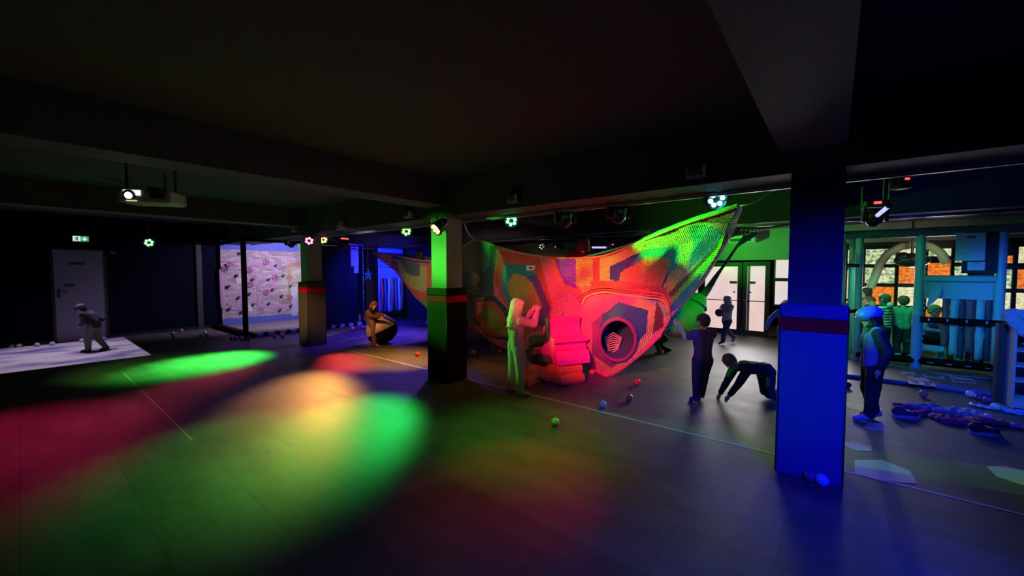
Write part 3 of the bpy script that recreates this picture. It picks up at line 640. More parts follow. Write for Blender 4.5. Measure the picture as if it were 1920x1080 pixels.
# ------------------------------------------------------------------ right play cage
M_teal = mat('teal_pad', (.30, .55, .62), .35, bump=.15, bscale=10)
M_tealv = mat('teal_vinyl', (.32, .52, .62), .35, bump=.5, bscale=9)
t = thing('play_cage', 'teal padded play cage frame with black rails, right of the blue pillar', 'play structure', (1.0, 8.65, 0))
def post(x, y, z0, z1, m, r=.055, nm='post'): return MB().cyl((x, y, z0), (x, y, z1), r, n=14).build(nm, m, t)
post(0, 0, .85, 2.14, M_teal); post(0, 0, .02, .86, mat('blue_pad', (.25, .30, .8), .35), .062, 'lower_post_pad')
post(.80, 0, .0, 2.14, M_teal); post(-.70, 0, .0, 2.12, M_teal, .05); post(-.92, -.5, .0, 2.1, M_teal, .045); post(-.78, .55, 0, 2.12, M_teal, .04)
post(1.9, 0, 0, 2.14, M_teal)
def rail_(a, b, m, r, nm): return MB().cyl(a, b, r, n=12).build(nm, m, t)
rail_((-.95, 0, 2.12), (2.4, 0, 2.12), mat('dark_teal_pad', (.08, .14, .17), .4), .07, 'top_rail')
rail_((0, 0, 1.42), (.80, 0, 1.42), M_teal, .05, 'window_rail')
rail_((0.02, -.06, .80), (1.9, -.06, .80), M_pad, .045, 'hand_rail')
rail_((-.7, 0, .16), (2.0, 0, .16), M_pad, .06, 'bottom_rail')
rail_((0.05, .25, .46), (.78, .25, .46), M_pad, .075, 'foot_pad')
for z in (.88, 1.62): rail_((-.92, -.5, z), (-.70, 0, z), M_pad, .03, 'side_rail')
v = MB(); v.box((.06, .03, 1.12), (.76, .045, 1.38)); 
v.build('header_panel', M_tealv, t)
xs = [.06, .16, .24]; k = 0
for (x, wd, m, z0) in ((.26, .075, 'redstrip', .40), (.345, .085, 'teal', .30), (.43, .07, 'dark', .25), (.505, .085, 'redstrip', .34), (.60, .08, 'teal', .25), (.69, .07, 'dark', .24)):
    mm = {'redstrip': mat('red_strip_vinyl', (.35, .10, .14), .4, bump=.8, bscale=14), 'teal': M_tealv, 'dark': mat('navy_strip_vinyl', (.04, .06, .12), .35, bump=.5, bscale=12)}[m]
    vs = []; fs = []; n = 12
    for i in range(n + 1):
        z = 1.13 - (1.13 - z0) * i / n; o1 = .012 * math.sin(i * 1.1 + x * 40); vs += [(x, .04 + o1, z), (x + wd, .04 - o1 * .7, z)]
    for i in range(n): fs.append((2 * i, 2 * i + 1, 2 * i + 3, 2 * i + 2))
    o = MB()._add(vs, fs, True).build('strip', mm, t); s = o.modifiers.new('s', 'SOLIDIFY'); s.thickness = .004
# a strip folded up over the header
o = MB()._add([(.14, -.02, 1.27), (.24, -.02, 1.29), (.23, -.03, 1.17), (.17, -.05, 1.08), (.08, -.06, .98), (.10, -.04, 1.10)], [(0, 5, 4, 3, 2, 1)]).build('folded_strip', M_tealv, t); s = o.modifiers.new('s', 'SOLIDIFY'); s.thickness = .006
MB().box((.06, .03, .33), (.30, .045, .40)).build('sill_strip', M_tealv, t)
lc = MB()
for k in range(26): lc.box((.058, -.03, .1 + k * .078), (.068, -.02, .13 + k * .078))
for k in range(9): lc.box((.1 + k * .19, -.115, .79), (.115 + k * .19, -.10, .83)); lc.box((.12 + k * .19, -.07, .15), (.18 + k * .19, -.062, .16))
lc.build('lacing', lace, t)
# striped step inside
k2 = thing('striped_kerb', 'green and black striped kerb inside the right play cage', 'kerb', (.25, 9.05, 0))
MB().box((0, -.06, .08), (.8, .06, .20), .02).build('core', M_pad, k2); sk = MB()
for i in range(5): x = .02 + i * .16; sk._add([(x, -.063, .09), (x + .08, -.063, .09), (x + .12, -.063, .19), (x + .04, -.063, .19), (x, -.058, .09), (x + .08, -.058, .09), (x + .12, -.058, .19), (x + .04, -.058, .19)], [(0, 1, 2, 3), (4, 7, 6, 5), (0, 4, 5, 1), (1, 5, 6, 2), (2, 6, 7, 3), (3, 7, 4, 0)])
sk.build('pale_stripes', mat('pale_stripe_green', (.4, .75, .45), .5), k2)
def fsheet(px0, py0, px1, py1, Y, label, lines=8, c=M_paper):
    x0, z0, x1, z1 = YB(px0, py0, px1, py1, Y); t = thing('notice_sheet', label, 'notice', (x0, Y, z0), 0, 'paper notices')
    w, h = x1 - x0, z1 - z0; MB().box((0, 0, 0), (w, .004, h)).build('paper', c, t); m = MB()
    m.box((w * .35, -.002, h * .83), (w * .65, 0, h * .89))
    for k in range(lines): m.box((w * .15, -.0015, h * (.70 - k * .075)), (w * (.55 + .3 * random.random()), 0, h * (.708 - k * .075)))
    m.build('print', M_ink, t)
t = thing('notice_board', 'black framed board holding notices in the right play cage', 'board', (1.42, 8.6, 1.5))
MB().box((0, 0, 0), (.34, .02, .60), .004).build('backing', M_black, t)
fsheet(1792, 437, 1848, 489, 8.57, 'large bluish notice sheet on the right play cage', 7, mat('blue_paper', (.6, .65, .85), .7))
fsheet(1814, 491, 1847, 507, 8.57, 'small notice strip below the large bluish one', 2, MATS['blue_paper'])
# platform in front with stencilled markings
t = thing('entry_platform', 'low brown platform with white stencilled markings before the play cage', 'platform', (0, 7.45, 0))
MB().box((.13, .1, 0), (1.75, 1.15, .05), .012).build('top', mat('brown_platform', (.22, .17, .16), .55, var=.15), t)
MB().box((.12, .0, 0), (1.76, .12, .052), .02).build('blue_edge', mat('blue_edge_pad', (.12, .16, .4), .45), t)
def st(pts, par=t):
    P = [AZ(x, y, .051) for x, y in pts]; MB().quadpanel([(p.x - t.location.x, p.y - t.location.y, .0505) for p in P], (0, 0, 1), .002).build('marking', mat('stencil_white', (.62, .62, .6), .6), par)
def zz(x, y): return (1660 + x / 9.6, 670 + y / 9.6)
for pts in ([(270, 255), (530, 275), (550, 325), (510, 320), (430, 285), (380, 300), (300, 305)],
            [(380, 335), (500, 340), (440, 352), (620, 372), (640, 360), (760, 375), (810, 440), (420, 400), (560, 395), (430, 378)],
            [(385, 410), (500, 430), (450, 448), (610, 480), (590, 430), (680, 445), (720, 500), (830, 500), (850, 460), (880, 462), (920, 525), (430, 475)],
            [(655, 292), (690, 292), (720, 330), (1000, 370), (960, 335), (1040, 340), (1080, 400), (700, 350)],
            [(890, 275), (1200, 310), (1900, 375), (1900, 388), (1130, 325), (895, 290)]): st([zz(*p) for p in pts])
st([zz(*p) for p in [(1150, 340), (1190, 340), (1240, 425), (1650, 470), (1650, 480), (1220, 440)]]); st([zz(*p) for p in [(1190, 340), (1560, 385), (1650, 478), (1600, 470), (1540, 400), (1200, 360)]]); st([zz(*p) for p in [(1200, 365), (1540, 402), (1550, 412), (1400, 412), (1250, 392)]])
# climbing tubes behind (big bent cardboard coloured pipes of the machine)
t = thing('air_pipe', 'beige ribbed pipe curving in an arch behind the play cage', 'pipe', (0.7, 10.2, 0))
P = [AY(x, y, 10.2) for x, y in ((1632, 540), (1640, 520), (1650, 495), (1665, 475), (1690, 462), (1715, 458), (1745, 462), (1765, 475), (1775, 495))]
Q = []
for i in range(len(P) - 1):
    for s in range(4): Q.append(P[i].lerp(P[i + 1], s / 4))
Q.append(P[-1]); MB().tube([(p.x - .7, 0, p.z) for p in Q], [.065 + .004 * (i % 2) for i in range(len(Q))], 12).build('duct', mat('beige_duct', (.62, .55, .42), .6), t)
MB().box((Q[0].x - .7 - .05, -.03, 0), (Q[0].x - .7 + .03, .05, Q[0].z)).build('stand', M_dmetal, t)
MB().box((1.0, .03, 1.70), (1.12, .1, 1.9)).build('bracket', M_dmetal, t)
t = thing('air_pipe', 'beige upright pipe just right of the blue pillar', 'pipe', (.17, 9.6, 0))
q0 = AY(1600, 600, 9.6); MB().tube([(q0.x - .17 - .04, 0, .1), (q0.x - .17 - .02, 0, .9), (q0.x - .17, 0, 1.5), (q0.x - .17 + .02, 0, 1.9), (q0.x - .17 - .06, 0, 2.1)], [.08, .075, .06, .05, .07], 12).build('duct', MATS['beige_duct'], t)
MB().cyl((q0.x - .21, 0, 0), (q0.x - .21, 0, .12), .10, n=16).build('foot', M_dmetal, t)
t = thing('blower_unit', 'dark rounded blower hanging behind the play cage window', 'blower', AY(1710, 488, 10.0))
MB().ball((0, 0, 0), .16, 16, 10, (1.5, .8, .8)).ball((-.12, 0, .05), .10).build('housing', M_blackgloss, t); MB().cyl((.0, 0, .05), (.0, 0, 2.752 - t.location.z), .02).build('hanger', M_dmetal, t)

# dark post and shelf at the right edge
tag(MB().box((1.50, 7.18, 0), (1.565, 7.3, .92), .008).build('dark_post', mat('dark_panel', (.05, .05, .05), .5)), 'dark upright side board left of the blue shelf', 'post')
t = thing('shoe_shelf', 'pale blue lit open shelf at the right edge', 'shelf', (1.575, 6.95, 0))
Msh = mat('shelf_laminate', (.50, .55, .60), .5)
MB().box((0, 0, 0), (.02, .36, .92), .003).build('side_panel', Msh, t); MB().box((1.0, 0, 0), (1.02, .36, .92), .003).build('side_panel', Msh, t)
MB().box((.02, .34, 0), (1.0, .36, .92)).build('back_panel', mat('shelf_back', (.12, .16, .3), .6), t)
for z in (.09, .30, .47, .64): MB().box((.02, 0.005, z), (1.0, .34, z + .018), .002).build('shelf_board', Msh, t)
MB().box((.02, .01, 0.01), (1.0, .03, .088)).build('plinth', Msh, t); MB().box((-.003, -.003, .90), (1.023, .362, .922), .003).build('top_board', Msh, t)

# ------------------------------------------------------------------ thin pale hexagon sheets laid on the floor
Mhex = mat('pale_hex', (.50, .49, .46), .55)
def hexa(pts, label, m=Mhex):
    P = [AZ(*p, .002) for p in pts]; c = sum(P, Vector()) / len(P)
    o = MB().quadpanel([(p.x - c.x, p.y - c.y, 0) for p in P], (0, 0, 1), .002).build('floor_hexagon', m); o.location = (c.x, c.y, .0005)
    tag(o, label, 'floor marking', 'pale hexagons on the floor')
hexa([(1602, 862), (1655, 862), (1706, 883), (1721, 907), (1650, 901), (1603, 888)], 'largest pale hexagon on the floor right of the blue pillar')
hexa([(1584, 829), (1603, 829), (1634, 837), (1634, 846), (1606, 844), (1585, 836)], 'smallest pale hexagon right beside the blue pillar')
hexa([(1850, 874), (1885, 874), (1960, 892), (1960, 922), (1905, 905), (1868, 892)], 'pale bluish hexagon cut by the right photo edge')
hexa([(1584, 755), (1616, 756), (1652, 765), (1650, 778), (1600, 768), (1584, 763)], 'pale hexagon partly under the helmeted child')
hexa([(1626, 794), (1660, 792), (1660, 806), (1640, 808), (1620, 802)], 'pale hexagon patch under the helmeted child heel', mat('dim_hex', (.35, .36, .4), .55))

# ------------------------------------------------------------------ the knitted net
top_pts = [(698, 474), (740, 479), (775, 486), (806, 489), (840, 484), (868, 462), (893, 450), (935, 463), (970, 473), (1000, 479), (1050, 484), (1090, 484), (1130, 480), (1170, 466), (1230, 441), (1270, 425), (1300, 414), (1345, 400), (1383, 386)]
bot_pts = [(698, 476), (740, 508), (780, 560), (800, 578), (840, 590), (860, 590), (880, 602), (900, 622), (920, 642), (940, 652), (960, 654), (990, 655), (1030, 655), (1060, 652), (1075, 655), (1085, 664), (1110, 688), (1137, 704), (1160, 697), (1200, 665), (1240, 628), (1262, 590), (1300, 545), (1340, 484), (1352, 462), (1362, 427), (1383, 388)]
def interp(pts, x): return float(np.interp(x, [p[0] for p in pts], [p[1] for p in pts]))
ctrl = [(698, 475, 5.3), (740, 500, 5.35), (780, 550, 5.4), (806, 490, 5.6), (840, 540, 5.3), (893, 450, 4.55), (870, 590, 5.1), (1000, 479, 4.9), (1090, 484, 5.0), (1170, 466, 4.95), (1230, 441, 4.75), (1300, 414, 4.55), (1383, 386, 4.40),
        (1362, 427, 4.58), (1340, 484, 4.85), (1300, 545, 5.1), (1262, 588, 5.25), (1240, 628, 5.35), (1200, 600, 5.1), (1160, 640, 5.02), (1137, 703, 5.38), (1110, 600, 5.05), (1075, 640, 5.2), (1040, 650, 5.75), (1060, 596, 5.45), (1150, 545, 5.3), (1240, 555, 5.35), (1075, 545, 5.2), (1215, 500, 4.95), (1160, 570, 5.0),
        (985, 560, 4.85), (940, 600, 5.15), (905, 605, 5.0), (940, 650, 5.5), (990, 652, 5.7), (1020, 600, 5.3), (1070, 510, 5.0), (1290, 470, 4.85)]
C = np.array(ctrl); Pn = C[:, :2] / 100.0
def phi(r): return np.where(r > 0, r * r * np.log(np.maximum(r, 1e-9)), 0)
K = phi(np.linalg.norm(Pn[:, None] - Pn[None], axis=2)) + np.eye(len(C)) * .02
Q_ = np.c_[np.ones(len(C)), Pn]; A_ = np.block([[K, Q_], [Q_.T, np.zeros((3, 3))]])
sol = np.linalg.solve(A_, np.r_[C[:, 2], 0, 0, 0])
def depthY(x, y):
    p = np.stack([x, y], -1) / 100.0; r = np.linalg.norm(p[..., None, :] - Pn, axis=-1)
    return phi(r) @ sol[:len(C)] + sol[len(C)] + p @ sol[len(C) + 1:]
def pix_world(x, y, Y):
    d = _f + _rt * ((x - 960) / FPX)[..., None] + _u * ((540 - y) / FPX)[..., None]
    return _O + d * (Y / d[..., 1])[..., None]
MOT = [(985, 560, 0), (914, 612, .3), (1070, 500, .52), (1215, 505, .25), (1160, 636, .1), (1062, 596, 0), (775, 510, .4), (1345, 445, .35), (890, 500, .1), (1290, 560, .5), (1010, 640, .1)]
NX, NYT = 430, 124
gx = np.linspace(698, 1383, NX); tt = np.linspace(0, 1, NYT)
gt = np.array([interp(top_pts, x) for x in gx]); gb = np.array([interp(bot_pts, x) for x in gx])
X = np.repeat(gx[:, None], NYT, 1); Yp = gt[:, None] + (gb - gt)[:, None] * tt[None]
DY = depthY(X, Yp)
def bump_at(cx, cy, rx, ry, a): return a * np.exp(-(((X - cx) / rx) ** 2 + ((Yp - cy) / ry) ** 2))
# pockets that bulge towards the front and the creases between them
DY = DY - bump_at(985, 560, 40, 55, .10) - bump_at(915, 605, 25, 30, .08) - bump_at(1215, 505, 50, 28, .10) - bump_at(1070, 515, 28, 30, .05) + bump_at(1245, 556, 22, 8, .10) + bump_at(1170, 545, 40, 6, .06)
DY = DY + .012 * np.sin(X / 9 + Yp / 23) * np.sin(Yp / 13)
Wp = pix_world(X, Yp, DY)
def inpoly(px, py, poly):
    r = np.zeros(px.shape, bool); n = len(poly)
    for i in range(n):
        x1, y1 = poly[i]; x2, y2 = poly[(i + 1) % n]
        c = ((y1 > py) != (y2 > py)) & (px < (x2 - x1) * (py - y1) / ((y2 - y1) or 1e-9) + x1); r ^= c
    return r
def z4(*p): return [(860 + a / 3.178, 380 + b / 3.178) for a, b in p]
def z5(*p): return [(1100 + a / 3.0, 360 + b / 3.0) for a, b in p]
def z7(*p): return [(1080 + a / 7.714, 440 + b / 7.714) for a, b in p]
YEL = (.78, .72, .12); REDY = (.75, .10, .06); ORY = (.95, .34, .13); PUR = (.34, .06, .95); TEAL = (.02, .30, .30); NAVY = (.02, .05, .32); GRN = (.03, .55, .32); LIME = (.30, .55, .05); BRN = (.16, .05, .03); OCH = (.62, .38, .06); SLATE = (.08, .13, .14); TAN = (.50, .42, .12); BLU = (.03, .14, .45); OLI = (.25, .27, .10); GREY = (.16, .14, .12); BLK = (.02, .04, .04); CORAL = (.95, .22, .26); DTEAL = (.03, .13, .12)
paint = [([(690, 400), (1400, 400), (1400, 720), (690, 720)], CORAL),
  ([(690, 440), (812, 440), (812, 600), (690, 600)], REDY),
  ([(812, 440), (935, 440), (925, 530), (930, 600), (812, 640)], DTEAL),
  ([(868, 440), (905, 440), (908, 500), (890, 520), (868, 505)], GREY), ([(905, 440), (920, 440), (918, 500), (905, 512)], GRN),
  (z5((60, 640), (180, 570), (440, 600), (460, 700), (300, 900), (140, 1060), (-10, 940), (-20, 720)), YEL),
  ([(1155, 555), (1110, 585), (1092, 620), (1098, 665), (1150, 705), (1060, 700), (1040, 600), (1100, 545)], CORAL),
  ([(1150, 546), (1200, 556), (1190, 572), (1158, 564), (1112, 586), (1085, 590), (1100, 556)], (.95, .34, .16)),
  # left arm
  ([(700, 470), (735, 480), (733, 500)], ORY), ([(733, 478), (806, 486), (806, 494), (780, 492), (740, 486)], NAVY),
  ([(738, 484), (800, 500), (800, 545), (790, 548), (770, 540), (752, 520)], TAN), ([(749, 488), (788, 495), (787, 517), (779, 519), (760, 510)], SLATE),
  ([(780, 560), (806, 558), (806, 584), (790, 576)], OLI),
  # left body
  (z4((230, 285), (480, 320), (560, 620), (520, 745), (400, 790), (250, 560), (215, 480)), REDY), 
  (z4((275, 360), (400, 370), (465, 430), (548, 625), (520, 738), (410, 715), (330, 660), (262, 540), (258, 430)), TEAL),
  (z4((465, 430), (548, 625), (520, 738), (410, 715), (497, 620), (440, 480), (400, 440)), (.13, .08, .35)),
  (z4((330, 420), (400, 440), (440, 480), (500, 620), (455, 690), (350, 650), (300, 545), (288, 480)), OCH),
  (z4((60, 540), (220, 560), (300, 640), (400, 800), (330, 830), (170, 800), (80, 700)), BLK),
  (z4((110, 592), (210, 588), (262, 650), (330, 800), (200, 800), (150, 770), (100, 670)), (.62, .15, .06)),
  (z4((150, 632), (195, 632), (250, 690), (290, 800), (190, 765), (135, 690)), LIME),
  # centre
  (z4((525, 325), (830, 320), (800, 480), (735, 560), (650, 560), (570, 430)), ORY), (z4((792, 320), (830, 320), (840, 470), (790, 470)), REDY),
  (z4((572, 333), (743, 333), (735, 500), (690, 507), (640, 490), (600, 420)), PUR),
  (z4((620, 648), (668, 658), (672, 690), (642, 722), (600, 712)), PUR),
  # right pocket
  (z5((-60, 360), (250, 230), (575, 140), (690, 170), (720, 200), (600, 330), (470, 580), (430, 560), (100, 530), (-60, 530)), YEL),
  (z7((240, 340), (340, 330), (340, 680), (240, 700)), REDY),
  (z7((490, 460), (1010, 215), (1480, 150), (1500, 270), (1240, 790), (1200, 760), (1340, 400), (1340, 350), (1020, 330), (650, 540), (615, 690), (490, 650)), NAVY),
  (z7((950, 240), (1010, 215), (1480, 150), (1505, 270), (1440, 500), (1330, 560), (1350, 360), (1290, 330), (1020, 330), (780, 460)), GRN),
  (z7((1020, 325), (1280, 325), (1360, 350), (1340, 500), (1230, 760), (1000, 760), (620, 690), (650, 540)), (.85, .30, .05)),
  (z5((575, 205), (590, 190), (700, 190), (720, 205), (600, 360), (570, 380), (600, 300)), (.05, .5, .4)),
  (z5((700, 190), (770, 225), (750, 290), (570, 440), (590, 350)), BLU),
  (z5((760, 260), (740, 330), (480, 610), (455, 575), (600, 430)), BRN),
  (z5((820, 215), (760, 330), (640, 480), (470, 640), (470, 600), (730, 320), (765, 240)), LIME),
  (z5((655, 445), (620, 520), (520, 650), (440, 700), (470, 640), (560, 540)), BLU),
  (z5((630, 170), (850, 60), (800, 180)), (.35, .03, .05)),
  (z5((20, 500), (200, 500), (450, 540), (470, 640), (470, 690), (440, 640), (380, 590), (180, 555), (30, 560)), (.70, .14, .06)),
  (z5((150, 545), (380, 585), (450, 660), (430, 740), (400, 650), (340, 610), (170, 560)), (.45, .70, .30)),
  (z5((395, 610), (430, 680), (430, 760), (370, 800)), BRN),
  ([(1060, 545), (1150, 552), (1188, 560), (1182, 576), (1158, 567), (1110, 607), (1110, 660), (1137, 704), (1050, 704)], CORAL),
  # tunnel
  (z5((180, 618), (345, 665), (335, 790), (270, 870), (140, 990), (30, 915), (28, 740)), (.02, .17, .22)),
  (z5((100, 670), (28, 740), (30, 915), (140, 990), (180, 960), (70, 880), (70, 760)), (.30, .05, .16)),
]
fx = (X[:-1, :-1] + X[1:, 1:]) / 2; fy = (Yp[:-1, :-1] + Yp[1:, 1:]) / 2
fc = np.zeros(fx.shape + (3,))
jx = fx + np.random.randn(*fx.shape) * .35; jy = fy + np.random.randn(*fx.shape) * .35
for poly, c in paint: fc[inpoly(jx, jy, poly)] = c
hole = ((fx - 1158) / 32) ** 2 + ((fy - 637) / 37) ** 2 < 1
# per-face motif coordinates: row number outward, stitch number along the row
mi = np.argmin(np.stack([np.hypot(fx - m[0], (fy - m[1])) for m in MOT], -1), -1)
M_ = np.array(MOT)[mi]
ang = np.stack([M_[..., 2] + k * PI / 3 for k in range(6)], -1)
dx, dy_ = fx - M_[..., 0], fy - M_[..., 1]
sec = np.argmax(dx[..., None] * np.cos(ang) + dy_[..., None] * np.sin(ang), -1)
a_ = np.take_along_axis(ang, sec[..., None], -1)[..., 0]
def yarn_mat():
    m = bpy.data.materials.new('knitted_yarn'); m.use_nodes = True; nt, N, L, b = nodes_of(m)
    at = N.new('ShaderNodeAttribute'); at.attribute_name = 'yarn'; uv = N.new('ShaderNodeUVMap'); uv.uv_map = 'stitch'
    s = N.new('ShaderNodeSeparateXYZ'); L.new(uv.outputs[0], s.inputs[0])
    def mth(op, a, b_=None):
        n = N.new('ShaderNodeMath'); n.operation = op
        for i, q in enumerate((a, b_)):
            if q is None: continue
            if isinstance(q, (int, float)): n.inputs[i].default_value = q
            else: L.new(q, n.inputs[i])
        return n.outputs[0]
    row = mth('FLOOR', s.outputs['Y']); u2 = mth('ADD', s.outputs['X'], mth('MULTIPLY', row, .5))
    rs = mth('ABSOLUTE', mth('SINE', mth('MULTIPLY', s.outputs['Y'], PI))); cs = mth('ABSOLUTE', mth('SINE', mth('MULTIPLY', u2, PI)))
    h = mth('MULTIPLY', rs, mth('ADD', .35, mth('MULTIPLY', cs, .65)))      # height of the yarn above the gap
    gap = mth('LESS_THAN', mth('ADD', mth('POWER', mth('SUBTRACT', 1, rs), 1), mth('MULTIPLY', cs, -1.0)), .30)  # 1 where yarn
    mxx = N.new('ShaderNodeMix'); mxx.data_type = 'RGBA'; mxx.blend_type = 'MULTIPLY'; mxx.inputs['Factor'].default_value = 1
    L.new(at.outputs['Color'], b.inputs['Base Color']); b.inputs['Roughness'].default_value = .75; b.inputs['Sheen Weight'].default_value = .2
    bp = N.new('ShaderNodeBump'); bp.inputs['Strength'].default_value = .9; bp.inputs['Distance'].default_value = .012; L.new(h, bp.inputs['Height']); L.new(bp.outputs[0], b.inputs['Normal'])
    tr = N.new('ShaderNodeBsdfTransparent'); ms = N.new('ShaderNodeMixShader'); L.new(gap, ms.inputs[0]); L.new(tr.outputs[0], ms.inputs[1]); L.new(b.outputs[0], ms.inputs[2])
    L.new(ms.outputs[0], N['Material Output'].inputs['Surface']); return m
M_yarn = yarn_mat()
net = thing('knitted_climbing_net', 'huge multicoloured crocheted climbing net hanging in the middle of the room', 'climbing net', (-2.63, 5.45, 0))
def grid_mesh(name, W, FC, skip=None, rowpx=3.3):
    nx, ny = W.shape[:2]; off = np.array(net.location)
    vid = np.arange(nx * ny).reshape(nx, ny)
    F = np.stack([vid[:-1, :-1], vid[:-1, 1:], vid[1:, 1:], vid[1:, :-1]], -1)
    keep = np.ones(F.shape[:2], bool) if skip is None else ~skip
    Fk = F[keep]; cols = FC[keep]
    me = bpy.data.meshes.new(name); me.from_pydata((W - off).reshape(-1, 3).tolist(), [], Fk.tolist())
    ca = me.color_attributes.new('yarn', 'FLOAT_COLOR', 'CORNER'); cc = np.ones((len(Fk), 4, 4)); cc[..., :3] = cols[:, None, :]
    ca.data.foreach_set('color', cc.reshape(-1))
    uvl = me.uv_layers.new(name='stitch')
    cx_ = np.stack([X[:-1, :-1], X[:-1, 1:], X[1:, 1:], X[1:, :-1]], -1) - M_[..., 0:1]; cy_ = np.stack([Yp[:-1, :-1], Yp[:-1, 1:], Yp[1:, 1:], Yp[1:, :-1]], -1) - M_[..., 1:2]
    v_ = (cx_ * np.cos(a_)[..., None] + cy_ * np.sin(a_)[..., None]) / rowpx; u_ = (-cx_ * np.sin(a_)[..., None] + cy_ * np.cos(a_)[..., None]) / rowpx + 50
    uvl.data.foreach_set('uv', np.stack([u_, v_], -1)[keep].reshape(-1))
    me.polygons.foreach_set('use_smooth', [True] * len(me.polygons)); me.materials.append(M_yarn)
    o = bpy.data.objects.new(name, me); COL.objects.link(o); o.parent = net; return o
grid_mesh('front_panel', Wp, fc, hole)
# the far side of the bag: same rim, swung back, meeting the front along the bottom
win = np.clip(np.sin(PI * (X - 698) / (1383 - 698)), 0, 1) ** .6
wt = np.sqrt(np.clip(1 - tt, 0, 1))[None] * win
Wb = Wp + np.stack([.30 * wt, 1.35 * wt, .0 * wt + .02], -1) + np.array([0, .03, 0])
fcb = np.zeros_like(fc); fcb[:] = (.28, .16, .06); fcb[(((fy - 430) // 22) % 3) == 1] = (.05, .16, .2); fcb[(((fx - 700) // 60) % 4) == 2] = (.3, .06, .05)
grid_mesh('back_panel', Wb, fcb)
def wpt(px, py, dY=0.0):
    a = np.array([float(px)]); b = np.array([float(py)]); d = float(depthY(a, b)[0]) + dY; return AY(px, py, d) - Vector(net.location)
def smooth_path(P, n=6):
    Q = []
    for i in range(len(P) - 1):
        p0 = P[max(0, i - 1)]; p1 = P[i]; p2 = P[i + 1]; p3 = P[min(len(P) - 1, i + 2)]
        for s in range(n):
            t_ = s / n; Q.append(.5 * ((2 * p1) + (p2 - p0) * t_ + (2 * p0 - 5 * p1 + 4 * p2 - p3) * t_ ** 2 + (3 * p1 - p0 - 3 * p2 + p3) * t_ ** 3))
    Q.append(P[-1]); return Q
def strand(pts, r, name, m, dY=-.01, par=net):
    P = smooth_path([wpt(x, y, dY) for x, y in pts]); n = len(P)
    return MB().tube(P, [r * (1 + .12 * math.sin(i * 2.1)) for i in range(n)], 8).build(name, m, par)
Y_rope = mat('pale_rope', (.55, .48, .38), .8, bump=.6, bscale=90)
strand(top_pts[5:], .016, 'rim_rope', mat('orange_yarn_rope', (.65, .30, .12), .8, bump=.8, bscale=120))
strand(top_pts[:5], .012, 'rim_rope', MATS['orange_yarn_rope'])
strand([(1090, 484), (1170, 462), (1230, 437), (1300, 410), (1383, 384)], .014, 'rim_rope', mat('green_yarn_rope', (.05, .4, .2), .8, bump=.8, bscale=120), .12)
for k, (dy, cc) in enumerate(((0, (.75, .16, .07)), (5, (.70, .12, .05)), (10, (.65, .6, .2)))):
    strand([(1080 + k * 6, 560 + dy), (1100, 546 + dy), (1130, 538 + dy), (1165, 542 + dy), (1210, 548 + dy), (1240, 552 + dy), (1252, 566 + dy), (1256, 590 + dy - 3)], .013, 'rolled_fold', mat('fold_yarn_%d' % k, cc, .8, bump=.8, bscale=120), -.04)
strand([(1240, 628), (1200, 665), (1160, 696), (1137, 705), (1110, 689), (1085, 664)], .018, 'lower_seam', mat('crimson_yarn', (.6, .08, .10), .8, bump=.8, bscale=120), .0)
k_ = wpt(1137, 700); MB().ball(k_ + Vector((0, 0, -.02)), .07, 14, 8, (1, 1, .7)).build('bottom_knot', MATS['crimson_yarn'], net)
# tunnel mouth
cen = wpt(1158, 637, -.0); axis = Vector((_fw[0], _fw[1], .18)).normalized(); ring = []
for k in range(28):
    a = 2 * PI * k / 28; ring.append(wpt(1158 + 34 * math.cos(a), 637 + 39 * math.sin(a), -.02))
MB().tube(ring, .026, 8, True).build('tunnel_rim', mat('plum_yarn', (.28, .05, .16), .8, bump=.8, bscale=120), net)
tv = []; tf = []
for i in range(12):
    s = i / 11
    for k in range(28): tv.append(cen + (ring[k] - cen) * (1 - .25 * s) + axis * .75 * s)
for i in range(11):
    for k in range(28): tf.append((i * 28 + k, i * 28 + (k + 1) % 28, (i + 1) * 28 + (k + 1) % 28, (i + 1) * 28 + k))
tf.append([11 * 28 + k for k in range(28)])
def stripe_yarn(name, c1, c2):
    m = bpy.data.materials.new(name); MATS[name] = m; m.use_nodes = True; nt, N, L, b = nodes_of(m); tc = N.new("ShaderNodeTexCoord")
    wv = N.new('ShaderNodeTexWave'); wv.inputs['Scale'].default_value = 14; wv.inputs['Distortion'].default_value = 1; L.new(tc.outputs['Object'], wv.inputs['Vector'])
    mx = N.new('ShaderNodeMix'); mx.data_type = 'RGBA'; mx.inputs['A'].default_value = (*c1, 1); mx.inputs['B'].default_value = (*c2, 1); L.new(wv.outputs['Fac'], mx.inputs['Factor']); L.new(mx.outputs['Result'], b.inputs['Base Color'])
    bp = N.new('ShaderNodeBump'); bp.inputs['Strength'].default_value = .8; bp.inputs['Distance'].default_value = .01; L.new(wv.outputs['Fac'], bp.inputs['Height']); L.new(bp.outputs[0], b.inputs['Normal']); b.inputs['Roughness'].default_value = .8
    return m
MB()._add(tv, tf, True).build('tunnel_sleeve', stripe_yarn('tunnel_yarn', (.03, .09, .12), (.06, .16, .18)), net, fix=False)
pm = MB(); 
for i in range(9): pm.tube([wpt(1133 + i * 1.0, 634 + i * 3.2, .30), wpt(1150, 624 + i * 4.5, .26), wpt(1166 - i * .8, 634 + i * 2.4, .30)], .008, 5)
pm.build('inner_mesh', mat('yellow_yarn', (.6, .55, .2), .8), net)
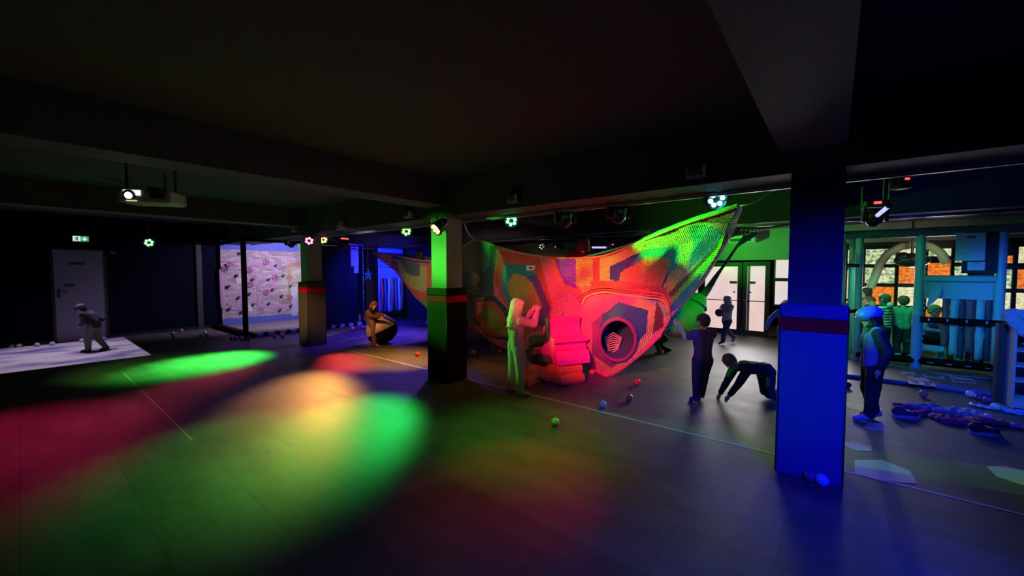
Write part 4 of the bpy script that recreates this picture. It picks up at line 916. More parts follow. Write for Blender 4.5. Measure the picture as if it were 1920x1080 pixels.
# the right arms reaching back to the far beam, and the ropes
def ribbon(pts, w0, w1, name, m, Ys):
    P = [AY(x, y, Y) - Vector(net.location) for (x, y), Y in zip(pts, Ys)]; P = smooth_path(P, 8); n = len(P)
    return MB().tube(P, [w0 + (w1 - w0) * i / (n - 1) for i in range(n)], 12).build(name, m, net)
G = stripe_yarn('green_yarn', (.05, .42, .12), (.35, .6, .08)); Gb = stripe_yarn('green_blue_yarn', (.02, .25, .12), (.05, .12, .3))
ribbon([(1356, 440), (1372, 433), (1400, 431), (1440, 428), (1478, 422)], .05, .014, 'far_strap', G, [4.8, 5.1, 5.6, 6.3, 7.1])
ribbon([(1335, 475), (1352, 450), (1375, 439), (1403, 437)], .055, .02, 'far_strap', stripe_yarn('lime_yarn', (.3, .55, .05), (.5, .7, .1)), [5.0, 4.95, 5.1, 5.4])
def rope(a, b, r, nm, m, par=net, n=40):
    a = Vector(a) - par.location; b = Vector(b) - par.location
    return MB().tube([a.lerp(b, i / n) + Vector((0, 0, -.06 * math.sin(PI * i / n))) for i in range(n + 1)], [r * (1 + .25 * math.sin(i * 1.9)) for i in range(n + 1)], 7).build(nm, m, par)
rope(AY(1383, 386, 4.40), AY(1474, 334, 4.06), .010, 'hanging_rope', mat('grey_rope', (.2, .18, .16), .8))
rope(AY(893, 450, 4.55), AY(868, 415, 4.1), .013, 'hanging_rope', Y_rope)
rope(AY(699, 475, 5.3), AY(612, 444, 4.1), .010, 'hanging_rope', MATS['grey_rope'])
sg = AY(995, 504, float(depthY(np.array([995.]), np.array([504.]))[0]) - .03)
t = thing('net_tag', 'small white label card hooked on the net beside the ochre patch', 'label', sg)
rt_ = Matrix.Rotation(YAW, 3, 'Z')
MB().box((-.065, -.004, -.055), (.065, .0, .05), rot=rt_, piv=(0, 0, 0)).build('card', M_paper, t)
q = MB(); q.box((-.045, -.006, .01), (.045, -.004, .018), rot=rt_, piv=(0, 0, 0)); q.box((-.02, -.006, .0), (.02, -.004, .03), rot=rt_, piv=(0, 0, 0)); q.box((-.03, -.006, -.03), (.03, -.004, -.024), rot=rt_, piv=(0, 0, 0)); q.build('print', M_ink, t)
# knitted pod on its long knitted strap
pod = thing('knitted_pod', 'green knitted teardrop pod hanging on a long stretched strap', 'swing pod', AY(1262, 630, 5.75))
def pw(x, y, Y): return AY(x, y, Y) - Vector(pod.location)
axp = [pw(1253, 622, 5.75), pw(1262, 612, 5.78), pw(1275, 600, 5.85), pw(1290, 588, 5.95), pw(1300, 576, 6.05), pw(1306, 566, 6.1), pw(1312, 559, 6.15)]
MB().tube(smooth_path(axp, 5), [.10 + .14 * math.sin(PI * min(1, i / 22)) ** .6 if i < 22 else .09 + .12 * max(0, 1 - (i - 18) / 14) for i in range(31)], 24).build('pouch', stripe_yarn('pod_yarn', (.04, .30, .10), (.10, .45, .15)), pod)
MB().tube([axp[0] + (axp[0] - axp[1]).normalized() * .005 * k for k in (0, 2, 4)], [.105, .09, .05], 24).build('base_ring', stripe_yarn('pod_base_yarn', (.3, .3, .06), (.4, .38, .1)), pod)
st_ = smooth_path([pw(1306, 566, 6.1), pw(1325, 545, 6.3), pw(1345, 515, 6.6), pw(1365, 487, 6.9), pw(1382, 462, 7.2), pw(1400, 445, 7.5), pw(1408, 436, 7.6)], 5)
MB().tube(st_, [max(.022, .07 - .004 * i) if i < 20 else .022 + .008 * (i - 20) for i in range(len(st_))], 10).build('strap', Gb, pod)
for q in (pw(1308, 565, 6.1), pw(1315, 558, 6.15)): MB().ball(q, .085, 12, 8, (1, 1, .6), Matrix.Rotation(.8, 3, 'Y')).build('knot', MATS['pod_yarn'], pod)
# red knitted scrap hanging at lower left
scr = MB(); sp_ = [AY(x, y, 5.5) for x, y in ((878, 602), (905, 622), (912, 632), (900, 640), (888, 628), (876, 618))]
q0 = sp_[0].copy(); scr.prism([(0, 0), (.22, -.13), (.30, -.21), (.20, -.27), (.09, -.19), (-.02, -.12)], (q0.x, q0.y, q0.z), (1, .1, 0), (0, 0, 1), (.0, .03, 0))
o = bevel(scr.build('net_flap', mat('rust_yarn', (.55, .14, .06), .8, bump=.8, bscale=120)), .01); o.parent = net; o.location = -Vector(net.location)

# ------------------------------------------------------------------ foam blocks
Mf = lambda n, c: mat('foam_' + n, c, .6, bump=.08, bscale=18)
def foam(label, prof, length, loc, rz, m, z0=0.0, name='foam_block', tilt=0.0):
    o = MB().prism(prof, (-length / 2, 0, 0), (0, 1, 0), (0, 0, 1), (length, 0, 0)).build(name, m)
    o.location = (loc[0], loc[1], z0); o.rotation_euler = (0, tilt, rz); bevel(o, .016, 3); tag(o, label, 'foam block', 'big foam building blocks'); return o
def arc(cx, cy, r, a0, a1, n=8): return [(cx + r * math.cos(R(a0 + (a1 - a0) * i / n)), cy + r * math.sin(R(a0 + (a1 - a0) * i / n))) for i in range(n + 1)]
# profile: x towards the back (local +y), y up
rz0 = YAW + .42
seat = arc(.10, .64, .055, -60, 200, 10) + [(.06, .58), (.06, .52), (.03, .44), (-.02, .40), (-.08, .385)] + arc(-.16, .355, .035, 90, 270, 6) + [(-.12, .30), (-.12, .26), (-.14, .245), (-.14, .225), (-.12, .21)] + [(-.17, .20), (-.21, .15), (-.23, .08), (-.23, .0)] + [(-.10, .0)] + arc(.02, .0, .10, 180, 0, 8) + [(.24, .0), (.26, .14), (.20, .26), (.20, .38), (.24, .5)]
p = AZ(1052, 712); 
seat = [(a * .92, b * .91) for a, b in seat]
foam('large hot pink foam block shaped like a seat, topmost of the pile', seat, .52, (p.x + .05, p.y + .05), rz0, Mf('pink', (.85, .045, .30)), .262)
low = [(-.25, .0), (-.27, .05), (-.25, .11), (-.20, .13), (-.22, .17), (-.20, .235), (-.12, .26), (.15, .26), (.26, .24), (.27, .0), (.12, 0)] + arc(.02, 0, .07, 0, 180, 6)
foam('orange foam block with a wavy front under the pink block', low, .40, (p.x + .02, p.y - .0), rz0 + .1, Mf('orange', (.88, .26, .05)))
wave = [(-.30, .02), (-.24, .00), (-.13, .0), (-.11, .05), (-.05, .09), (.02, .09), (.08, .03), (.16, .0), (.26, .0), (.26, .12), (.16, .17), (.08, .22), (.0, .24), (-.10, .19), (-.17, .12), (-.29, .10)]
p2 = AZ(1026, 716)
foam('orange foam arch block lying left of the wavy orange one', wave, .22, (p2.x - .10, p2.y - .12), rz0 - PI / 2 + .15, Mf('orange_red', (.85, .18, .04)))
p3 = AZ(1010, 716); foam('flat red orange foam wedge on the floor before the pile', [(-.12, 0), (.12, 0), (.14, .05), (.05, .12), (-.10, .10)], .26, (p3.x - .08, p3.y - .12), rz0 + .5, Mf('red_wedge', (.85, .15, .06)))
p4 = AZ(1003, 700); foam('red foam wedge standing just right of the girl', [(-.10, 0), (.10, 0), (.14, .10), (.06, .19), (-.1, .17)], .20, (p4.x + .05, p4.y + .12), rz0 + .3, Mf('red', (.80, .06, .08)), .20)
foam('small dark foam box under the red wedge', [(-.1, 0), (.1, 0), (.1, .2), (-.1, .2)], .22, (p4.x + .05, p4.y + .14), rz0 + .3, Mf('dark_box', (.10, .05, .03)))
p5 = AZ(1030, 700); foam('brown foam diamond block between red and pink blocks', [(0, 0), (.13, .10), (0, .20), (-.13, .10)], .24, (p5.x + .02, p5.y + .02), rz0 + .9, Mf('brown', (.16, .07, .04)), .10)
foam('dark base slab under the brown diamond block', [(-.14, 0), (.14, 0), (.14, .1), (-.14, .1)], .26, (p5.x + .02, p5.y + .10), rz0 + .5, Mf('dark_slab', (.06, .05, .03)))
foam('dark olive foam half round at the pile centre', arc(0, 0, .10, 0, 180, 12), .22, (p.x - .11, p.y - .12), rz0 + .1, Mf('olive', (.10, .13, .03)), .262)
p6 = AZ(1000, 712); pr = []
for i in range(44): a = 2 * PI * i / 44; r_ = (.17 if i % 2 else .135) * (1 + .1 * math.sin(3 * a)); pr.append((r_ * math.cos(a) * .8, .19 + r_ * math.sin(a) * 1.1))
foam('black spiky edged foam piece beside the girl', pr, .10, (p6.x + .03, p6.y + .10), rz0 + .2, Mf('black', (.02, .025, .015)))
p7 = AZ(994, 680); foam('dark green foam cylinder at the back left of the pile', arc(0, .09, .09, 0, 340, 18), .22, (p7.x + .02, p7.y + .15), rz0, Mf('green_cyl', (.05, .10, .03)), .26)
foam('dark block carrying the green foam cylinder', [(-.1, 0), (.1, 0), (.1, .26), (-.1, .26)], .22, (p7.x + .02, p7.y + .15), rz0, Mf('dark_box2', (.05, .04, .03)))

# ------------------------------------------------------------------ balls
BR = .042
bm_ = {k: mat('ball_' + k, c, .35, coat=.3) for k, c in dict(white=(.80, .80, .76), red=(.75, .04, .05), pink=(.85, .25, .35), purple=(.22, .06, .25), blue=(.35, .55, .9), grey=(.3, .3, .32), dark=(.05, .07, .08), orange=(.9, .35, .06)).items()}
ball_src = {}
def ball(px, py, c, label, z=0.0, group='loose plastic balls'):
    p = AZ(px, py, z)
    if c in ball_src: o = ball_src[c].copy(); COL.objects.link(o)
    else:
        mb = MB().ball((0, 0, BR), BR, 24, 14); o = mb.build('plastic_ball', bm_[c]); ball_src[c] = o
    o.location = (p.x, p.y, z + .001); o.rotation_euler = (0, 0, random.random() * 6); tag(o, label, 'ball', group)
for px, py, c, l in ((1041, 799, 'white', 'white ball nearest the camera, alone on green lit floor'), (1130, 765, 'white', 'white ball on the floor in front of the net mouth'), (1180, 752, 'orange', 'orange red ball left of the standing boy feet'),
    (1195, 722, 'red', 'red ball with blue streak shadow left of the standing boy'), (1110, 703, 'red', 'red ball right beside the foam block pile'), (783, 668, 'red', 'red ball on amber floor left of the middle pillar'),
    (887, 665, 'white', 'white ball just right of the middle pillar'), (923, 655, 'red', 'red ball left of the girl on amber floor'), (936, 663, 'red', 'red ball touching the girl left side at floor'), (945, 658, 'red', 'red ball hidden half behind the girl'),
    (800, 607, 'pink', 'small pink ball far back left of the middle pillar'), (688, 627, 'pink', 'pink ball in front of the row near the cage post'), (679, 617, 'pink', 'pink ball leftmost of the three by the cage post'), (685, 617, 'pink', 'pink ball middle of the three by the cage post'), (691, 618, 'pink', 'pink ball rightmost of the three by the cage post'), (662, 618, 'pink', 'dim pink ball against the striped kerb right end'),
    (434, 637, 'white', 'pale ball leftmost of three at the booth corner'), (443, 637, 'white', 'pale ball in the middle of three at the booth corner'), (453, 637, 'white', 'pale ball rightmost of three at the booth corner'), (466, 637, 'red', 'red ball at the left end of the striped kerb'), (515, 633, 'pink', 'pinkish ball in front of the striped kerb middle'), (529, 632, 'orange', 'orange ball in front of the striped kerb'),
    (1519, 903, 'purple', 'dark purple ball against the blue pillar base'), (1541, 911, 'blue', 'bright blue white ball at the blue pillar base'), (1589, 728, 'purple', 'purple ball right behind the blue pillar'), (1621, 703, 'dark', 'dark green ball behind the helmeted child'),
    (1731, 745, 'pink', 'pinkish ball in front of the stencilled platform'), (1819, 745, 'white', 'bright white ball near the dark side board'), (1836, 752, 'purple', 'shiny dark purple ball next to the white one'), (1852, 757, 'purple', 'purple ball at the foot of the dark side board'), (1867, 770, 'white', 'white ball on the floor before the shelf'), (1853, 791, 'white', 'white ball half under the crumpled red jacket end'),
    (324, 628, 'grey', 'small grey ball on the dark floor, left of the cluster'), (340, 623, 'grey', 'small grey ball against the dark wall middle'), (326, 634, 'grey', 'dim grey ball in front of the small ones by the wall'), (378, 632, 'blue', 'bluish ball left of the cluster before the booth'), (384, 627, 'blue', 'bluish ball top of the cluster before the booth'), (388, 632, 'grey', 'greyish ball right of the cluster before the booth'),
    (98, 648, 'grey', 'grey ball at the foot of the steel door left side'), (154, 642, 'grey', 'grey ball at the foot of the steel door middle'), (195, 638, 'grey', 'grey ball at the foot of the steel door right side'), (22, 652, 'grey', 'dim grey ball along the left wall, leftmost'), (36, 651, 'grey', 'dim grey ball along the left wall, second'), (70, 650, 'grey', 'dim grey ball along the left wall nearest the door'), (446, 632, 'dark', 'dark ball behind the pale ones at booth corner')):
    ball(px, py, c, l)
ball(1595, 655, 'grey', 'grey ball lying inside the cage by the blue pillar')

# ------------------------------------------------------------------ soft bodies: people
def capsule(mb, p0, r0, p1, r1, n=12, flat=None):
    p0 = Vector(p0); p1 = Vector(p1); d = p1 - p0; Ld = d.length
    if Ld < 1e-5: d = Vector((0, 0, 1)); Ld = 1e-5
    q = d.to_track_quat('Z', 'Y').to_matrix(); prof = []
    for i in range(5): a = -PI / 2 + PI / 2 * i / 4; prof.append((max(1e-4, r0 * math.cos(a)), r0 * math.sin(a)))
    for i in range(5): a = PI / 2 * i / 4; prof.append((max(1e-4, r1 * math.cos(a)), Ld + r1 * math.sin(a)))
    mb.lathe(prof, p0, n, q)
DEPS = bpy.context.evaluated_depsgraph_get
def fuse(mb, name, m, parent, voxel=.009, smooth=4, wrinkle=0.0, wscale=.09):
    me = bpy.data.meshes.new('tmp'); me.from_pydata(mb.v, [], mb.f); bm = bmesh.new(); bm.from_mesh(me); bmesh.ops.remove_doubles(bm, verts=bm.verts, dist=2e-4); bmesh.ops.recalc_face_normals(bm, faces=bm.faces); bm.to_mesh(me); bm.free()
    o = bpy.data.objects.new(name, me); COL.objects.link(o)
    r = o.modifiers.new('r', 'REMESH'); r.mode = 'VOXEL'; r.voxel_size = voxel; r.use_smooth_shade = True
    if smooth: s = o.modifiers.new('s', 'SMOOTH'); s.factor = .5; s.iterations = smooth
    if wrinkle:
        tx = bpy.data.textures.get('wr') or bpy.data.textures.new('wr', 'CLOUDS'); tx.noise_scale = wscale
        d = o.modifiers.new('d', 'DISPLACE'); d.texture = tx; d.strength = wrinkle; d.mid_level = .5
    ev = o.evaluated_get(DEPS()); nm = bpy.data.meshes.new_from_object(ev); nm.name = name
    o.modifiers.clear(); o.data = nm; nm.materials.clear(); nm.materials.append(m)
    nm.polygons.foreach_set('use_smooth', [True] * len(nm.polygons)); bpy.data.meshes.remove(me)
    o.parent = parent; return o
SKIN = mat('skin', (.62, .40, .30), .55)
def V(*a): return Vector(a)
BASE = dict(pel=V(0, 0, .50), waist=V(0, 0, .60), chest=V(0, 0, .72), neck=V(0, 0, .815), head=V(0, .012, .915),
            shL=V(-.108, 0, .775), elL=V(-.145, 0, .62), wrL=V(-.15, .03, .485), shR=V(.108, 0, .775), elR=V(.145, 0, .62), wrR=V(.15, .03, .485),
            hipL=V(-.055, 0, .485), knL=V(-.06, .01, .265), anL=V(-.062, 0, .045), toL=V(-.068, .085, .02), hipR=V(.055, 0, .485), knR=V(.06, .01, .265), anR=V(.062, 0, .045), toR=V(.068, .085, .02), look=V(0, 1, 0))
def person(label, loc, rz, H, pose, shirt, pants, shoes, hair, hairstyle='short', sleeves='long', skin=SKIN, voxel=.008, group='children playing', z=0.0, skirt=False, extra=None, hands=True, vest=None):
    J = {k: v.copy() for k, v in BASE.items()}
    for k, v in pose.items(): J[k] = Vector(v)
    look = J.pop('look').normalized()
    for k in J: J[k] = J[k] * H
    s = H
    t = thing('person', label, 'person', (loc[0], loc[1], z), rz, group)
    b = MB(); c = lambda a, ra, d, rd, mb=None, n=12: capsule(mb or b, J[a] if isinstance(a, str) else a, ra * s, J[d] if isinstance(d, str) else d, rd * s, n)
    # torso, widened by two side chains
    side = (J['shR'] - J['shL']).normalized(); hs = (J['hipR'] - J['hipL']).normalized()
    def torso(mb, g):
        for sg in (-1, 1):
            capsule(mb, J['pel'] + hs * sg * .038 * s, (.058 + g) * s, J['waist'] + side * sg * .028 * s, (.056 + g) * s)
            capsule(mb, J['waist'] + side * sg * .028 * s, (.056 + g) * s, J['chest'] + side * sg * .045 * s, (.060 + g) * s)
            capsule(mb, J['chest'] + side * sg * .045 * s, (.060 + g) * s, (J['shL'] if sg < 0 else J['shR']) * .75 + J['neck'] * .25, (.034 + g) * s)
    torso(b, 0)
    c('chest', .04, 'neck', .030); c('neck', .030, 'head', .034)
    # head: skull, jaw, nose, ears, brow
    up = (J['head'] - J['neck']).normalized(); lk = (look - up * look.dot(up)).normalized(); sd = lk.cross(up)
    HR = Matrix((sd, lk, up)).transposed(); hd = J['head']; hr = .070 * s
    def hp(x, y, z_): return hd + HR @ Vector((x, y, z_)) * hr
    b.ball(hp(0, -.08, .18), hr, 20, 14, (.92, 1.05, .95), HR); b.ball(hp(0, .16, -.35), hr * .72, 16, 10, (.95, 1.0, 1.05), HR)
    b.ball(hp(0, 1.02, -.14), hr * .14, 10, 8, (.9, 1, 1.3), HR); b.ball(hp(0, .90, -.52), hr * .16, 10, 6, (1.7, .6, .55), HR); b.ball(hp(0, .72, -.86), hr * .26, 10, 8)
    for sg in (-1, 1): b.ball(hp(sg * .93, -.05, -.1), hr * .24, 10, 8, (.4, .8, 1.2), HR)
    for sd_ in 'LR':
        sg = -1 if sd_ == 'L' else 1
        c('sh' + sd_, .036, 'el' + sd_, .028); c('el' + sd_, .028, 'wr' + sd_, .019)
        c('hip' + sd_, .055, 'kn' + sd_, .040); c('kn' + sd_, .040, 'an' + sd_, .025); c('an' + sd_, .024, 'to' + sd_, .018)
        # hand
        w_ = J['wr' + sd_]; d = (w_ - J['el' + sd_]).normalized(); ref = Vector((0, 0, 1)) if abs(d.z) < .8 else Vector((0, 1, 0)); a = d.cross(ref).normalized(); nn = a.cross(d)
        capsule(b, w_, .017 * s, w_ + d * .032 * s, .019 * s); palm = w_ + d * .04 * s
        b.ball(palm, .023 * s, 12, 8, (1, 1, 1))
        if hands:
            for i, (off, ln) in enumerate(((-.019, .034), (-.007, .040), (.006, .037), (.018, .029))):
                r0 = palm + a * off * s + d * .012 * s; r1 = r0 + d * ln * .55 * s + a * off * .25 * s; r2 = r1 + (d * .8 - nn * .5).normalized() * ln * .5 * s
                capsule(b, r0, .0062 * s, r1, .0058 * s, 8); capsule(b, r1, .0058 * s, r2, .0048 * s, 8)
            th = palm - a * .018 * s * (1 if sg > 0 else -1) - d * .01 * s
            capsule(b, th, .007 * s, th - a * (1 if sg > 0 else -1) * .018 * s + d * .018 * s, .006 * s, 8)
    body_ = fuse(b, 'body', skin, t, voxel * .72, 2)
    # clothes
    g = .012; m = MB(); torso(m, g)
    for sd_ in 'LR':
        sg = -1 if sd_ == 'L' else 1
        capsule(m, J['sh' + sd_], (.036 + g + .004) * s, J['el' + sd_] if sleeves == 'long' else J['sh' + sd_].lerp(J['el' + sd_], .62), (.030 + g) * s)
        if sleeves == 'long': capsule(m, J['el' + sd_], (.030 + g) * s, J['el' + sd_].lerp(J['wr' + sd_], .93), (.020 + g) * s)
    capsule(m, J['chest'], (.05 + g) * s, J['neck'].lerp(J['chest'], .12), (.028 + g) * s)
    if skirt: 
        for sg in (-1, 1): capsule(m, J['pel'] + hs * sg * .04 * s, .085 * s, (J['knL'] if sg < 0 else J['knR']).lerp(J['pel'], .5), .095 * s)
    fuse(m, 'shirt', shirt, t, voxel, 3, .012 * s)
    if vest: m = MB(); torso(m, g + .008); fuse(m, 'vest', vest, t, voxel, 3, .008 * s)
    m = MB()
    for sg in (-1, 1): capsule(m, J['pel'] + hs * sg * .038 * s - V(0, 0, .01 * s), .066 * s, J['pel'] + hs * sg * .03 * s + V(0, 0, .02 * s), .064 * s)
    for sd_ in 'LR': capsule(m, J['hip' + sd_], (.055 + g) * s, J['kn' + sd_], (.042 + g) * s); capsule(m, J['kn' + sd_], (.042 + g) * s, J['kn' + sd_].lerp(J['an' + sd_], .92), (.029 + g) * s)
    fuse(m, 'trousers', pants, t, voxel, 3, .012 * s)
    for sd_ in 'LR':
        an, to = J['an' + sd_], J['to' + sd_]; d = (to - an); dz = Vector((d.x, d.y, d.z)).normalized(); m = MB()
        capsule(m, an - dz * .018 * s, .031 * s, to, .026 * s); capsule(m, an - dz * .01 * s + V(0, 0, .006 * s), .030 * s, an + V(0, 0, .02 * s), .028 * s)
        m.v = [(v[0], v[1], max(v[2], min(an.z, to.z) - .020 * s)) if abs(an.z - to.z) < .06 * s else v for v in m.v]
        fuse(m, 'shoe', shoes, t, voxel * .8, 2)
    # eyes and mouth
    for sg in (-1, 1): MB().ball(hp(sg * .34, .88, .02), hr * .10, 8, 6, (1.3, .5, .8), HR).build('eye', mat('dark_eye', (.02, .015, .015), .2), body_)
    MB().ball(hp(0, .97, -.52), hr * .10, 8, 6, (2.2, .35, .45), HR).build('mouth', mat('lips', (.45, .15, .14), .5), body_)
    # hair
    if hairstyle != 'none':
        m = MB(); m.ball(hp(0, -.16, .30), hr * 1.06, 20, 14, (.95, 1.02, .92), HR); m.ball(hp(0, -.35, -.1), hr * .92, 16, 10, (.98, .8, .95), HR)
        for i in range(16):
            a = -1.3 + 2.6 * i / 15; m.ball(hp(.72 * math.sin(a), .42 * math.cos(a) + .12, .74 - .1 * abs(a)), hr * .26, 8, 6)
        if hairstyle == 'long':
            for i in range(17):
                a = -2.35 + 4.7 * i / 16; x = math.sin(a) * .82; y = -math.cos(a) * .72 - .1; Ln = 2.9 + .6 * random.random()
                p0_ = hp(x, y, .25); p1_ = hp(x * 1.05, y - .15, -1.1); p2_ = hp(x * .95, y - .25, -Ln)
                if y > .25: continue
                capsule(m, p0_, hr * .30, p1_, hr * .27, 8); capsule(m, p1_, hr * .27, p2_, hr * .10, 8)
            m.ball(hp(0, -.62, -1.2), hr * .62, 12, 10, (1.15, .6, 1.9), HR)
        if hairstyle == 'bob':
            for i in range(11):
                a = -1.9 + 3.8 * i / 10; x = math.sin(a) * .86; y = -math.cos(a) * .8; capsule(m, hp(x, y, .3), hr * .32, hp(x * 1.05, y * 1.05, -.9 - .3 * random.random()), hr * .22, 8)
        fuse(m, 'hair', hair, t, voxel * .75, 1, .010 * s, .03)
    if extra: extra(t, J, hp, hr, HR, s)
    return t
cloth = lambda n, c, r=.85: mat('cloth_' + n, c, r, bump=.25, bscale=160)
hairm = lambda n, c: mat('hair_' + n, c, .5, bump=.9, bscale=90)
ang_right = YAW - PI / 2; ang_left = YAW + PI / 2; ang_away = YAW; ang_cam = YAW + PI

# girl with long blond hair, arms reaching up to the net
p = AZ(968, 741)
person('girl with long blond hair and pale clothes, arms raised towards the net', (p.x, p.y), YAW - 1.05, 1.20,
       dict(head=(0, .02, .915), look=(.1, 1, .35), elR=(.13, .13, .74), wrR=(.075, .20, .85), elL=(-.12, .14, .73), wrL=(-.05, .22, .86), knL=(-.075, .01, .27), anL=(-.085, -.02, .045), toL=(-.10, .06, .02), anR=(.075, .0, .045), toR=(.085, .085, .02), knR=(.065, .015, .27)),
       cloth('dusty_rose', (.42, .25, .27)), cloth('pale_leggings', (.38, .27, .27)), mat('cloth_pale_shoe', (.35, .25, .22), .7), hairm('blond', (.72, .60, .34)), 'long', 'long', group='children in the front', voxel=.0075)
# boy in a purple shirt reaching to the pod
p = AZ(1316, 754)
person('boy in plum t-shirt and dark trousers, left arm raised to the green pod', (p.x, p.y), YAW + .15, 1.04,
       dict(elL=(-.175, .06, .72), wrL=(-.225, .13, .85), elR=(.15, .10, .70), wrR=(.10, .21, .76), look=(-.25, 1, .1), knL=(-.055, .02, .27), anL=(-.065, .0, .045), toL=(-.085, .07, .02), anR=(.05, .09, .045), toR=(.06, .17, .02), knR=(.055, .06, .27)),
       cloth('plum', (.11, .03, .12)), cloth('navy_trousers', (.035, .035, .06)), mat('sock_grey', (.14, .16, .22), .7), hairm('dark_brown', (.05, .035, .03)), 'short', 'short')
# crawling boy, facing left
p = AZ(1400, 752)
person('boy in black top crawling on hands and knees beside the blue pillar', (p.x, p.y), ang_left + .12, 1.02,
       dict(pel=(0, -.22, .36), waist=(0, -.12, .385), chest=(0, .02, .395), neck=(0, .12, .41), head=(0, .225, .475), look=(0, 1, -.45), shL=(-.10, .09, .375), elL=(-.12, .20, .24), wrL=(-.12, .30, .12), shR=(.10, .09, .375), elR=(.12, .16, .22), wrR=(.13, .24, .06),
            hipL=(-.06, -.23, .345), knL=(-.075, -.22, .10), anL=(-.08, -.40, .04), toL=(-.08, -.47, .03), hipR=(.06, -.23, .345), knR=(.085, -.30, .08), anR=(.09, -.50, .04), toR=(.09, -.57, .03)),
       cloth('black', (.03, .035, .06)), cloth('black_trousers', (.03, .035, .04)), mat('sock_dark', (.08, .08, .1), .8), hairm('sandy', (.26, .17, .10)), 'short', 'long')
# girl walking by the doors hugging a ball
def hug_ball(t, J, hp, hr, HR, s): MB().ball((J['wrL'] + J['wrR']) / 2 + V(0, .01, 0), .085, 16, 10).build('held_brown_bundle', mat('brown_cloth_ball', (.14, .07, .05), .7), t)
p = AZ(1362, 645)
person('blond child in green top walking past the glazed doors holding a bundle', (p.x, p.y), ang_left + .2, 1.02,
       dict(elL=(-.13, .07, .64), wrL=(-.04, .17, .66), elR=(.13, .07, .64), wrR=(.04, .17, .64), knL=(-.05, .10, .27), anL=(-.05, .13, .06), toL=(-.05, .21, .03), knR=(.05, -.05, .27), anR=(.05, -.22, .12), toR=(.05, -.19, .05), look=(0, 1, -.1)),
       cloth('sage', (.55, .62, .30)), cloth('green_jeans', (.05, .09, .08)), mat('shoe_grey', (.15, .15, .15), .7), hairm('light', (.65, .52, .36)), 'long', 'long', extra=hug_ball, hands=False, voxel=.010)
# person in blue half behind the pillar
p = AZ(1470, 664)
person('person in light blue top stepping out from behind the blue pillar', (p.x, p.y), ang_cam - .3, 1.0,
       dict(elR=(.24, .04, .66), wrR=(.30, .06, .50), elL=(-.14, .02, .6)), cloth('light_blue', (.10, .30, .62)), cloth('blue_jeans', (.05, .08, .16)), mat('sock_white', (.6, .6, .62), .8), hairm('brown', (.12, .07, .05)), 'short', 'long', hands=False, voxel=.010)
# child with blue helmet
def helmet(t, J, hp, hr, HR, s):
    m = MB(); m.ball(hp(0, -.02, .42), hr * 1.22, 24, 16, (.98, 1.12, .82), HR); o = fuse(m, 'helmet_shell', mat('blue_helmet', (.10, .14, .75), .5), t, .007, 3)
    MB().ball(hp(0, 1.05, .36), hr * .5, 14, 8, (1.5, .8, .25), HR).build('helmet_peak', MATS['blue_helmet'], t)
    MB().cyl(hp(.1, -.1, 1.48), hp(.12, -.1, 1.53), .02, n=12).build('helmet_vent', M_black, t)
    b = MB(); b.tube([hp(-1.0, .1, 0), hp(-.7, .45, -.9), hp(0, .6, -1.15), hp(.7, .45, -.9), hp(1.0, .1, 0)], .007, 6); b.build('chin_strap', M_black, t)
p = AZ(1632, 787)
person('child in blue helmet and dark sleeves with pale vest, standing right of the blue pillar', (p.x, p.y), ang_left - .45, 1.17,
       dict(look=(0, 1, -.25), head=(0, .03, .91), elL=(-.15, -.05, .63), wrL=(-.16, .0, .49), elR=(.16, -.08, .63), wrR=(.17, -.06, .47), anL=(-.06, .03, .045), toL=(-.075, .12, .02), anR=(.06, -.05, .045), toR=(.08, .03, .02)),
       cloth('dark_sleeve', (.02, .022, .04)), cloth('dark_joggers', (.022, .022, .035)), mat('pale_shoe', (.40, .42, .6), .6), hairm('dark', (.03, .025, .02)), 'bob', 'long', extra=helmet, vest=cloth('blue_vest', (.16, .22, .45)))
# child with cap at the far left
def cap(t, J, hp, hr, HR, s):
    m = MB(); m.ball(hp(0, -.05, .38), hr * 1.15, 20, 12, (1, 1.05, .8), HR); m.ball(hp(0, 1.0, .35), hr * .55, 12, 8, (1.2, 1.1, .18), HR); fuse(m, 'cap', mat('grey_cap', (.14, .13, .13), .8), t, .008, 2)
p = AZ(178, 659)
person('child with cap leaning forward on the projected floor at far left', (p.x, p.y), ang_left + .25, 1.03,
       dict(pel=(0, -.02, .47), waist=(0, .0, .56), chest=(0, .06, .655), neck=(0, .115, .73), head=(0, .18, .795), look=(0, 1, -.5), shL=(-.10, .09, .70), shR=(.10, .09, .70), elL=(-.13, .05, .56), wrL=(-.08, .15, .50), elR=(.14, -.05, .58), wrR=(.12, .08, .50), knL=(-.06, .06, .26), anL=(-.06, .06, .045), toL=(-.06, .15, .02), knR=(.06, .0, .26), anR=(.06, -.14, .05), toR=(.06, -.06, .02)),
       cloth('dark_top', (.05, .045, .05)), cloth('tan_trousers', (.22, .19, .18)), mat('dark_shoe', (.03, .03, .04), .7), hairm('dark', (.03, .025, .02)), 'short', 'long', extra=cap, voxel=.009, hands=False)
